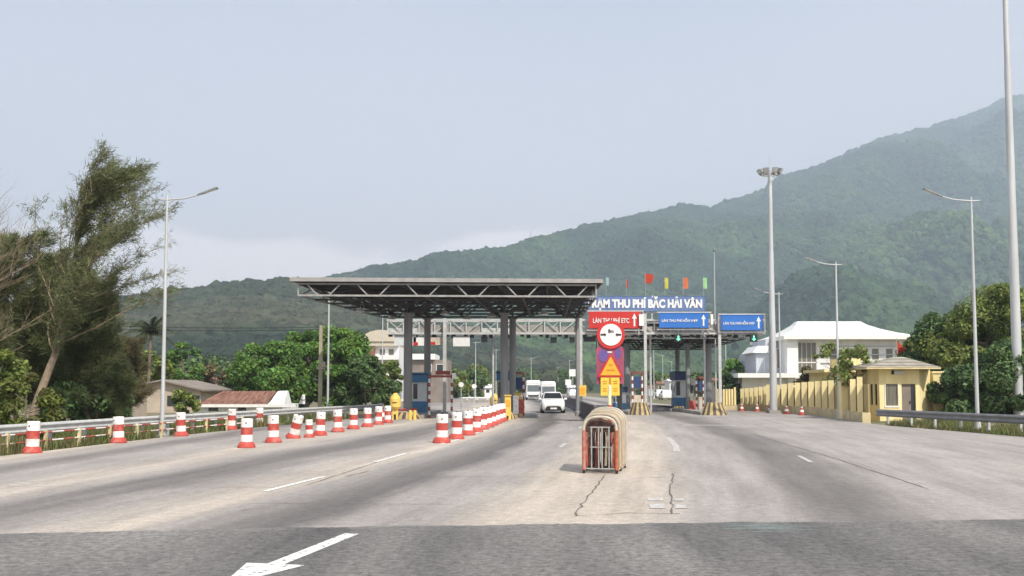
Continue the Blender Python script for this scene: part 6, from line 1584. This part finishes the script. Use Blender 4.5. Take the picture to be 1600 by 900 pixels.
# ------------------------------------------------------------------ toll islands, booths, arches
def island(label, x0, x1, ya, yb_, nose='yb', group='toll islands'):
    org = Vector(((x0 + x1) / 2, ya, 0)); xm = (x0 + x1) / 2; w2 = (x1 - x0) / 2
    t = thing('toll_island', label, 'traffic island', org, 0, group)
    b = MB(); b.box(x0, x1, ya + .8, yb_, -.05, .22); b.build('kerb', M['conc'], t, org)
    # rounded nose with yellow and black slanted bands
    b = MB(); n_ = 12
    for k in range(n_):
        a0_, a1_ = PI + PI * k / n_, PI + PI * (k + 1) / n_
        p = [(xm + w2 * math.cos(a0_), ya + .8 + .8 * math.sin(a0_)), (xm + w2 * math.cos(a1_), ya + .8 + .8 * math.sin(a1_))]
        q = [(xm + w2 * .6 * math.cos(a0_), ya + .95 + .5 * math.sin(a0_)), (xm + w2 * .6 * math.cos(a1_), ya + .95 + .5 * math.sin(a1_))]
        hN = {'yb': .85, 'ya': .4}[nose]
        b.add([(p[0][0], p[0][1], -.05), (p[1][0], p[1][1], -.05), (q[1][0], q[1][1], hN), (q[0][0], q[0][1], hN)], [(0, 1, 2, 3)], k % 2)
    b.add([(xm + w2 * .6 * math.cos(PI + PI * k / n_), ya + .95 + .5 * math.sin(PI + PI * k / n_), hN) for k in range(n_ + 1)], [tuple(range(n_ + 1))], 0)
    b.add([(x0, ya + .8, -.05), (xm - w2 * .6, ya + .95, hN), (xm + w2 * .6, ya + .95, hN), (x1, ya + .8, -.05)], [(0, 1, 2, 3)], 0)
    b.build('nose', [M['nosey'], M['nosed']], t, org)
    return t
island('concrete island under the left front column, striped nose', -7.3, -5.3, 56.9, 74, 'ya')
island('concrete island under the central columns, striped nose', -.85, .35, 57.0, 78, 'ya')
island('tall striped island nose behind the yellow notice plate', at(980, 650, 67).x, at(1016, 650, 67).x, 65.5, 92, 'yb')
island('tall striped island nose under the thick right column', at(1094, 650, 66).x, at(1136, 650, 66).x, 65, 90, 'yb')
island('narrow far island under the navy booth', at(1052, 646, 76).x, at(1078, 646, 76).x, 76.5, 92, 'ya')

def booth(label, px0, px1, py_top, Y, side, mt, mb_):
    xa = at(px0, 640, Y).x; xb = at(px1, 640, Y).x; zt = at(800, py_top, Y).z; org = Vector(((xa + xb) / 2, Y, .22))
    t = thing('toll_booth', label, 'toll booth', org, 0, 'toll booths')
    z0 = .22; H = zt - z0; D = 2.2
    b = MB(); b.box(xa, xb, Y, Y + D, z0, z0 + H * .28); b.build('lower_panel', M[mb_], t, org)
    b = MB(); b.box(xa + .02, xb - .02, Y + .03, Y + D - .03, z0 + H * .281, z0 + H * .76)
    b.build('wall', M['boothw'], t, org)
    b = MB(); b.box(xa - .08, xb + .08, Y - .15, Y + D + .15, z0 + H * .761, zt); b.build('roof_box', M[mt], t, org)
    b = MB(); wz = (z0 + H * .34, z0 + H * .72)
    b.box(xa + .06, xa + .06 + (xb - xa) * .28, Y - .0, Y + .028, *wz); b.build('window', M['glass'], t, org)
    b = MB(); b.box(xb - .022, xb - .0, Y + .5, Y + 1.5, *wz); b.build('window', M['glass'], t, org)
    b = MB(); b.box(xa, xa + .012, Y + .5, Y + 1.5, *wz); b.build('window', M['glass'], t, org)
    b = MB(); b.box(xa - .1, xb + .1, Y - .17, Y - .152, zt - .16, zt - .1); b.build('trim', M['blackm'], t, org)
    return t
booth('pale booth with blue top and base beside the left front column', 644, 667, 582, 63.5, 1, 'boothb', 'boothb')
booth('blue grey booth half hidden behind the central columns', 777, 797, 579, 66, 1, 'boothb', 'boothw')
booth('blue booth under the poster, left of the tall striped nose', 962, 979, 604, 72, 1, 'boothd', 'boothb')
booth('navy topped booth seen between the right hand columns', 1056, 1077, 580, 78, 1, 'boothd', 'boothb')

def striped_post(b, x, y, z0, z1, r, n_=7):
    for k in range(n_):
        a_ = z0 + (z1 - z0) * k / n_; c_ = z0 + (z1 - z0) * (k + 1) / n_
        b.lathe([(r, a_), (r, c_)], (x, y, 0), 8, [k % 2], cap=(k == n_ - 1))
# red arch over the leftmost toll lane
xa, zt_ = Qp(671, 588, 59); xb, _ = Qp(706, 588, 59); org = Vector(((xa + xb) / 2, 59, 0))
t = thing('height_bar', 'red height limit bar on striped posts right of the blue booth', 'barrier', org)
for x in (xa, xb):
    b = MB(); striped_post(b, x, 59, -.05, zt_ + .1, .07, 11); b.build('post', [M['maroon'], M['boothw']], t, org)
b = MB(); b.beam((xa, 59, zt_), (xb, 59, zt_), .14, .14); b.build('bar', M['maroon'], t, org)
b = MB(); b.box(xb - 1.0, xb - .1, 58.98, 59.02, zt_ + .1, zt_ + .34); b.build('bar_plate', M['maroon'], t, org)
p = Vector((Qp(709, 589, 58.8)[0], 58.8, zt_ - .15)); b = MB(); b.box(p.x - .1, p.x + .14, 58.75, 58.95, zt_ - .15, zt_ + .2); tag(b.build('control_box', M['white'], None, p), 'white control box at the right end of the red bar', 'box')
# second striped frame by the central columns and another at right
for (x0, x1, yt, Y, lab, mm_) in ((803, 818, 583, 64, 'crowded striped frame right of the central columns', 'maroon'), (988, 1003, 582, 69, 'striped narrow frame behind the median signs', 'maroon'), (1088, 1099, 590, 72, 'small red striped frame left of the thick right column', 'maroon')):
    xa, zt_ = Qp(x0, yt, Y); xb, _ = Qp(x1, yt, Y); org = Vector(((xa + xb) / 2, Y, 0)); t = thing('barrier_frame', lab, 'barrier', org, 0, 'striped frames at the toll lanes')
    for x in (xa, xb):
        b = MB(); striped_post(b, x, Y, -.05, zt_, .07, 11); b.build('post', [M[mm_], M['plastw']], t, org)
    b = MB(); b.beam((xa, Y, zt_), (xb, Y, zt_), .12, .12); b.build('bar', M[mm_], t, org)
    b = MB(); b.box(xa + .08, xb - .08, Y - .02, Y + .2, zt_ * .62, zt_ * .9); b.build('control_panel', M['boothd'], t, org)
    b = MB(); b.box(xa + .1, xb - .1, Y - .03, Y + .18, .2, zt_ * .45); b.build('cabinet', M['cream'], t, org)
# amber lane barrier machines / hooded posts
def hooded(label, px, py, top, Y, W=.55, m_='yel'):
    x = at(px, py, Y).x; zt_ = at(px, top, Y).z; org = Vector((x, Y, 0))
    t = thing('hooded_post', label, 'crash post', org, 0, 'yellow hooded posts at the island ends')
    b = MB(); b.box(x - W * .27, x + W * .27, Y - .12, Y + .12, 0, zt_ * .42); b.build('stem', M[m_], t, org)
    b = MB(); b.lathe([(W * .35, zt_ * .38), (W * .52, zt_ * .48), (W * .52, zt_ * .78), (W * .38, zt_ * .88), (W * .14, zt_), (0, zt_)], (x, Y, 0), 14, [0] * 5, cap=False); b.build('hood', M[m_], t, org)
    b = MB(); b.box(x - W * .1, x + W * .1, Y - .15, Y - .122, 0, zt_ * .2); b.box(x - W * .2, x + W * .2, Y - W * .53, Y - W * .5, zt_ * .62, zt_ * .66); b.build('dark_slot', M['blackm'], t, org)
hooded('bright yellow hooded post at the end of the left lane closure', 617.5, 655, 614, 56.2, .62)
for (px, Y, tp_, W, lab) in ((793.5, 55.8, 617, .42, 'tall amber cabinet post in front of the central column'), (809, 62, 614, .5, 'amber cabinet post on the island right of the central column')):
    x = at(px, 650, Y).x; zt_ = at(px, tp_, Y).z; org = Vector((x, Y, 0)); t = thing('cabinet_post', lab, 'cabinet', org)
    b = MB(); b.hexa([(x - W * .45, Y, -.02), (x + W * .45, Y, -.02), (x + W * .45, Y + .4, -.02), (x - W * .45, Y + .4, -.02)], [(x - W * .42, Y + .02, zt_ - .06), (x + W * .42, Y + .02, zt_ - .06), (x + W * .42, Y + .38, zt_ - .06), (x - W * .42, Y + .38, zt_ - .06)]); b.build('body', M['yel'], t, org)
    b = MB(); b.box(x - W * .5, x + W * .5, Y - .05, Y + .45, zt_ - .058, zt_); b.build('lid', M['yel'], t, org)
    b = MB(); b.box(x - W * .15, x + W * .1, Y - .02, Y - .001, .02, zt_ * .16); b.build('dark_slot', M['blackm'], t, org)
    b = MB(); b.box(x - W * .3, x + W * .3, Y - .018, Y - .001, zt_ * .55, zt_ * .8); b.build('door', M['amber'], t, org)
hooded('small yellow hooded post left of the central column', 773, 645, 615, 72, .7)
xg_, zg_ = Qp(909.5, 611, Yq - .4); bt = board('meter_cabinet', 'yellow cabinet fixed on the grey gantry post behind the barrier', 903.5, 916, 602, 619, Yq - .62, 'yel', cat='cabinet', th=.26)
b = MB(); b.box(-.2, .2, -.015, -.002, .15, .6); b.build('door', M['amber'], bt)
for (px, yt, yb_, Y, w_, lab, rnd_) in ((720.5, 597, 605, 76, .42, 'small round white sign right of the red height bar', 1), (895, 577, 588, 105, .8, 'square white sign above the far concrete barrier', 0), (888, 593, 602, 112, .7, 'lower white sign left of the square one over the far barrier', 0),
        (741, 600, 607, 92, .5, 'tiny pale sign post between the left toll columns', 1), (1084, 592, 602, 80, .45, 'small pink and white sign left of the thick right column', 0)):
    xx = at(px, yt, Y).x; z1_ = at(px, yt, Y).z; z0_ = at(px, yb_, Y).z; tt_ = thing('road_sign', lab, 'sign', (xx, Y, 0)); zm = (z0_ + z1_) / 2; hh_ = (z1_ - z0_) / 2
    b = MB(); b.tube([(0, .04, -.05), (0, .04, z1_)], .035, 6); b.build('post', M['pole'], tt_)
    b = MB(); b.plate([(w_ * .5 * math.cos(k * PI / 8), zm + hh_ * math.sin(k * PI / 8)) for k in range(16)] if rnd_ else [(-w_ / 2, z0_), (w_ / 2, z0_), (w_ / 2, z1_), (-w_ / 2, z1_)], -.03, .0); b.build('sign_face', M['white'], tt_)
# posters leaning on the central island
for (px, yt, yb_, Y, w_, m_, lab) in ((806, 618, 632, 59.5, .34, 'plastw', 'white poster board leaning on the central island'), (814.5, 624, 640, 60.5, .36, 'plastr', 'faded red board beside the white poster on the central island'), (1082, 626, 642, 73, .5, 'plastr', 'faded red block beside the navy booth island')):
    xx = at(px, yt, Y).x; z1_ = at(px, yt, Y).z; z0_ = .23; org = Vector((xx, Y, z0_)); tt_ = thing('notice_board', lab, 'board', org)
    b = MB(); b.hexa([(xx - w_ / 2, Y, z0_), (xx + w_ / 2, Y, z0_), (xx + w_ / 2, Y + .06, z0_), (xx - w_ / 2, Y + .06, z0_)], [(xx - w_ / 2, Y + .18, z1_), (xx + w_ / 2, Y + .18, z1_), (xx + w_ / 2, Y + .24, z1_), (xx - w_ / 2, Y + .24, z1_)]); b.build('panel', M[m_], tt_, org)
    b = MB(); b.beam((xx, Y + .6, z0_), (xx, Y + .22, z1_ * .85), .04); b.build('leg', M['dsteel'], tt_, org)
# yellow bollards at left island
for i, px in enumerate((641, 648)):
    p = gnd(px, 656); b = MB()
    b.lathe([(.09, 0), (.09, .5), (.05, .55), (0, .56)], (p.x, p.y, 0), 10, [0, 0, 0], cap=False)
    tag(b.build('bollard', [M['yel']], None, (p.x, p.y, 0)), ['left', 'right'][i] + ' one of two short yellow bollards before the left column', 'bollard', 'yellow bollards')
# low striped wall far right of the toll
p0 = gnd(1014, 640.5); p1 = gnd(1060, 640.5); org = Vector((p0.x, p0.y, 0)); t = thing('striped_kerb_wall', 'low red and white banded wall between the right toll lanes', 'barrier', org)
for k in range(5):
    b = MB(); b.box(p0.x, p1.x, p0.y + 1.5 * k, p0.y + 1.5 * k + .25, -.02, .30 + .05 * k) if False else b.box(p0.x, p1.x, p0.y + 2.2 * k, p0.y + 2.2 * k + .2, 0, .16); b.build('band', M['plastr'] if k % 2 else M['plastw'], t, org)
# far parapet wall across the road at left, seen between columns
for (x0, x1, y0, Y, lab) in ((722, 786, 622, 120, 'long white parapet wall seen between the toll columns'), (556, 636, 627, 96, 'white and grey parapet wall behind the left lane closure')):
    a_ = at(x0, y0, Y); c_ = at(x1, y0, Y); org = Vector((a_.x, Y, 0)); t = thing('parapet_wall', lab, 'wall', org)
    zt_ = max(.7, a_.z)
    b = MB(); b.box(a_.x, c_.x, Y, Y + .25, -.05, zt_ * .55); b.build('base_wall', M['conc'], t, org)
    b = MB(); b.box(a_.x, c_.x, Y - .05, Y + .3, zt_ * .8, zt_); b.build('coping', M['whitew'], t, org)
    k = int((c_.x - a_.x) / 1.1)
    for j in range(k):
        x = a_.x + (c_.x - a_.x) * (j + .5) / k; b = MB(); b.box(x - .12, x + .12, Y + .02, Y + .22, zt_ * .55, zt_ * .8); b.build('baluster', M['whitew'], t, org)

# ------------------------------------------------------------------ vehicles
def loft(b, stations, mi=0):
    """stations: (y, [(x,z)...half profile from bottom centre to top centre])"""
    rings = []
    for y, pr in stations:
        rings.append([(x, y, z) for x, z in pr] + [(-x, y, z) for x, z in pr[::-1]])
    n_ = len(rings[0])
    for r0, r1 in zip(rings[:-1], rings[1:]): b.add(r0 + r1, [(i, (i + 1) % n_, n_ + (i + 1) % n_, n_ + i) for i in range(n_)], mi, True)
    b.add(rings[0], [tuple(range(n_))[::-1]], mi); b.add(rings[-1], [tuple(range(n_))], mi)
def wheel(t, x, y, r=.31, w=.2):
    b = MB(); b.tube([(x - w / 2, y, r), (x + w / 2, y, r)], r, 18); o_ = b.build('wheel', M['black'], t)
    sx = 1 if x > 0 else -1; b = MB(); b.tube([(x + sx * w / 2 - .01 * sx, y, r), (x + sx * (w / 2 + .012), y, r)], r * .62, 14); b.build('rim', M['steel'], o_)
def car(label, loc, rz=0, paint_='carw'):
    """front faces -Y"""
    t = thing('car', label, 'car', loc, rz)
    b = MB()
    def pr(w_, zlo, zb_, ztop, wt): return [(0.02, zlo), (w_ * .9, zlo), (w_, zlo + .15), (w_ * 1.0, (zlo + zb_) / 2), (w_ * .97, zb_), (wt, ztop), (.02, ztop + .01)]
    st = [(-2.02, pr(.62, .32, .60, .66, .5)), (-1.92, pr(.76, .22, .68, .76, .60)), (-1.6, pr(.84, .18, .84, .92, .70)), (-.95, pr(.86, .18, .94, 1.02, .74)),
          (-.85, pr(.86, .18, .95, 1.05, .74)), (1.35, pr(.86, .18, .97, 1.06, .74)), (1.9, pr(.82, .22, .95, 1.02, .70)), (2.0, pr(.72, .35, .85, .95, .6))]
    loft(b, st); b.build('body', M[paint_], t)
    b = MB(); loft(b, [(-.85, [(.02, .9), (.78, .9), (.78, .98), (.76, 1.03), (.74, 1.05), (.70, 1.07), (.02, 1.08)]), (-.2, [(.02, .9), (.78, .9), (.78, .98), (.74, 1.15), (.66, 1.38), (.58, 1.49), (.02, 1.51)]),
                       (.3, [(.02, .9), (.78, .9), (.78, .98), (.74, 1.15), (.67, 1.42), (.58, 1.54), (.02, 1.56)]), (1.3, [(.02, .9), (.78, .9), (.78, .98), (.74, 1.15), (.66, 1.38), (.57, 1.48), (.02, 1.50)]),
                       (1.85, [(.02, .9), (.76, .9), (.76, .96), (.72, 1.02), (.66, 1.05), (.6, 1.08), (.02, 1.09)])]); b.build('cabin', M[paint_], t)
    b = MB(); b.add([(-.68, -.83, 1.07), (.68, -.83, 1.07), (.57, -.26, 1.45), (-.57, -.26, 1.45)], [(0, 1, 2, 3)]); b.add([(-.68, -.80, 1.04), (.68, -.80, 1.04), (.57, -.23, 1.42), (-.57, -.23, 1.42)], [(3, 2, 1, 0)])
    for v in range(len(b.v)): b.v[v] = (b.v[v][0], b.v[v][1] - .045, b.v[v][2] + .02)
    b.build('windshield', M['carglass'], t)
    for sx in (-1, 1):
        b = MB(); vs = [(sx * .775, -.55, 1.08), (sx * .775, 1.35, 1.08), (sx * .69, 1.15, 1.38), (sx * .68, -.1, 1.40)]; b.add(vs, [(0, 1, 2, 3) if sx < 0 else (3, 2, 1, 0)]); b.build('side_window', M['glass'], t)
        b = MB(); vs = [(sx * .78, -1.55, .84), (sx * .80, -1.80, .60), (sx * .48, -1.99, .60), (sx * .50, -1.90, .74)]
        b.hexa(vs if sx > 0 else vs[::-1], [(v[0], v[1] - .03, v[2]) for v in (vs if sx > 0 else vs[::-1])]); b.build('headlight', M['silver'], t)
        b = MB(); b.box(sx * .95 - .1, sx * .95 + .1, -.72, -.6, .98, 1.13); b.beam((sx * .82, -.66, 1.0), (sx * .9, -.66, 1.03), .05); b.build('mirror', M[paint_], t)
    b = MB(); b.plate([(-.62, .22), (.62, .22), (.5, .50), (-.5, .50)], -2.05, -1.99); b.build('grille', M['blackm'], t)
    b = MB(); b.box(-.42, .42, -2.07, -1.98, .53, .57); b.build('grille_trim', M['steel'], t)
    b = MB(); b.box(-.24, .24, -2.08, -2.055, .30, .42); b.build('licence_plate', M['white'], t)
    for sx in (-1, 1):
        for y in (-1.28, 1.28): wheel(t, sx * .77, y)
    return t
car('white hatchback driving toward the camera through the toll lane', (gnd(865, 646).x, gnd(865, 646).y + 2, .004))

def bus(label, loc, W, H, L, name='minibus', cat='bus', split=False):
    t = thing(name, label, cat, loc); b = MB(); w_ = W / 2
    def pr(k, h0, h1): return [(0.02, h0), (w_ * k, h0), (w_ * k, h0 + .2), (w_ * k, H * .5), (w_ * k * .97, h1 - .25), (w_ * k * .85, h1), (.02, h1 + .03)]
    loft(b, [(0, pr(.93, .45, H * .93)), (.15, pr(.99, .35, H * .98)), (L, pr(1, .35, H)), (L + .1, pr(.95, .4, H * .96))]); b.build('body', M['carw'], t)
    b = MB(); b.box(-w_ * .82, w_ * .82, -.03, .12, H * .42, H * .74); b.build('windshield', mat('bus glass', (.16, .19, .2), .2, spec=.6), t)
    b = MB(); b.box(-w_ * .8, w_ * .8, -.04, .1, H * .82, H * .92); b.build('destination_band', M['white'], t)
    b = MB(); b.box(-w_ * .7, w_ * .7, -.06, .1, H * .17, H * .25); b.build('grille', M['blackm'], t)
    for sx in (-1, 1):
        b = MB(); b.box(sx * w_ * .74 - .14, sx * w_ * .74 + .14, -.06, .1, H * .27, H * .33); b.build('headlight', M['silver'], t)
        b = MB(); b.box(sx * (w_ + .16) - .06, sx * (w_ + .16) + .06, -.15, .0, H * .55, H * .72); b.beam((sx * w_ * .95, .05, H * .76), (sx * (w_ + .16), -.08, H * .72), .04); b.build('mirror', M['blackm'], t)
        for k in range(4):
            b = MB(); y0 = .7 + (L - 1) * k / 4; b.box(sx * w_ * 1.0 - .01, sx * w_ * 1.0 + .01, y0, y0 + (L - 1) / 4 - .1, H * .45, H * .74); b.build('side_window', M['glass'], t)
        for y in (1.0, L - 1.2): wheel(t, sx * (w_ - .12), y, .42, .25)
    return t
q = gnd(833.5, 625); bus('white bus with a large windshield approaching behind the car', (q.x, q.y, .004), 2.25, 3.05, 9)
q = gnd(857, 627.5); bus('white van directly behind the hatchback, its roof showing above', (q.x, q.y, .004), 2.05, 2.75, 5.5, 'van', 'van')
c0 = car('distant white car queuing beyond the right toll lanes, nearer one', (at(1040, 615, 150).x, 150, .004), PI)
c0['group'] = 'distant cars beyond the right lanes'
for px, Y, lab in ((1030, 175, 'distant white car beyond the right toll lanes, left and farther one'), (1053, 165, 'distant white car beside the navy booth'), (895, 190, 'distant white car beyond the concrete barrier')):
    dup(c0, (at(px, 615, Y).x, Y, .004), PI, lab)

# parked motorbike by the left rail
p = at(476, 640, 66); org = Vector((p.x, 66, .0)); t = thing('motorbike', 'dark motorbike with a white front fairing parked behind the left guardrail', 'motorbike', org)
for y in (-.6, .6):
    b = MB(); b.tube([(-.05, y, .3), (.05, y, .3)], .3, 16); b.build('wheel', M['black'], t)
b = MB(); b.hexa([(-.14, -.35, .35), (.14, -.35, .35), (.14, .6, .45), (-.14, .6, .45)], [(-.12, -.3, .8), (.12, -.3, .8), (.12, .75, .78), (-.12, .75, .78)]); b.build('body', M['blackm'], t)
b = MB(); b.hexa([(-.3, -.5, .75), (.12, -.5, .75), (.12, -.4, .75), (-.3, -.4, .75)], [(-.1, -.42, 1.4), (.1, -.42, 1.4), (.1, -.36, 1.4), (-.1, -.36, 1.4)]); b.build('fairing', M['white'], t)
b = MB(); b.box(-.13, .13, 0, .7, .8, .88); b.build('seat', M['black'], t)
b = MB(); b.tube([(-.35, -.45, 1.08), (0, -.5, 1.02), (.35, -.45, 1.08)], .02, 6); b.build('handlebar', M['blackm'], t)

# thin aerial on the ridge
p = at(829.5, 380, 1945); q = at(829.5, 361, 1945); b = MB(); b.tube([(p.x, p.y, p.z - 12), (q.x, q.y, q.z)], [.7, .4], 5); b.box(q.x - 1.4, q.x + 1.4, q.y - .3, q.y + .3, q.z - 12, q.z - 11.2)
tag(b.build('radio_mast', M['dsteel'], None, (p.x, p.y, p.z - 12)), 'tiny radio mast standing on the mountain ridge', 'mast')

# ------------------------------------------------------------------ haze
hb = MB(); hb.box(-7400, 7400, -1900, 5900, -1.06, 1340)
hz = bpy.data.materials.new('pale air'); hz.use_nodes = True
hn = hz.node_tree.nodes; hn.clear()
ho = hn.new('ShaderNodeOutputMaterial'); hv = hn.new('ShaderNodeVolumePrincipled')
hv.inputs['Color'].default_value = (.70, .82, .98, 1); hv.inputs['Density'].default_value = .00028; hv.inputs['Anisotropy'].default_value = .25
hz.node_tree.links.new(hv.outputs[0], ho.inputs['Volume'])
tag(hb.build('haze', hz), kind='stuff')
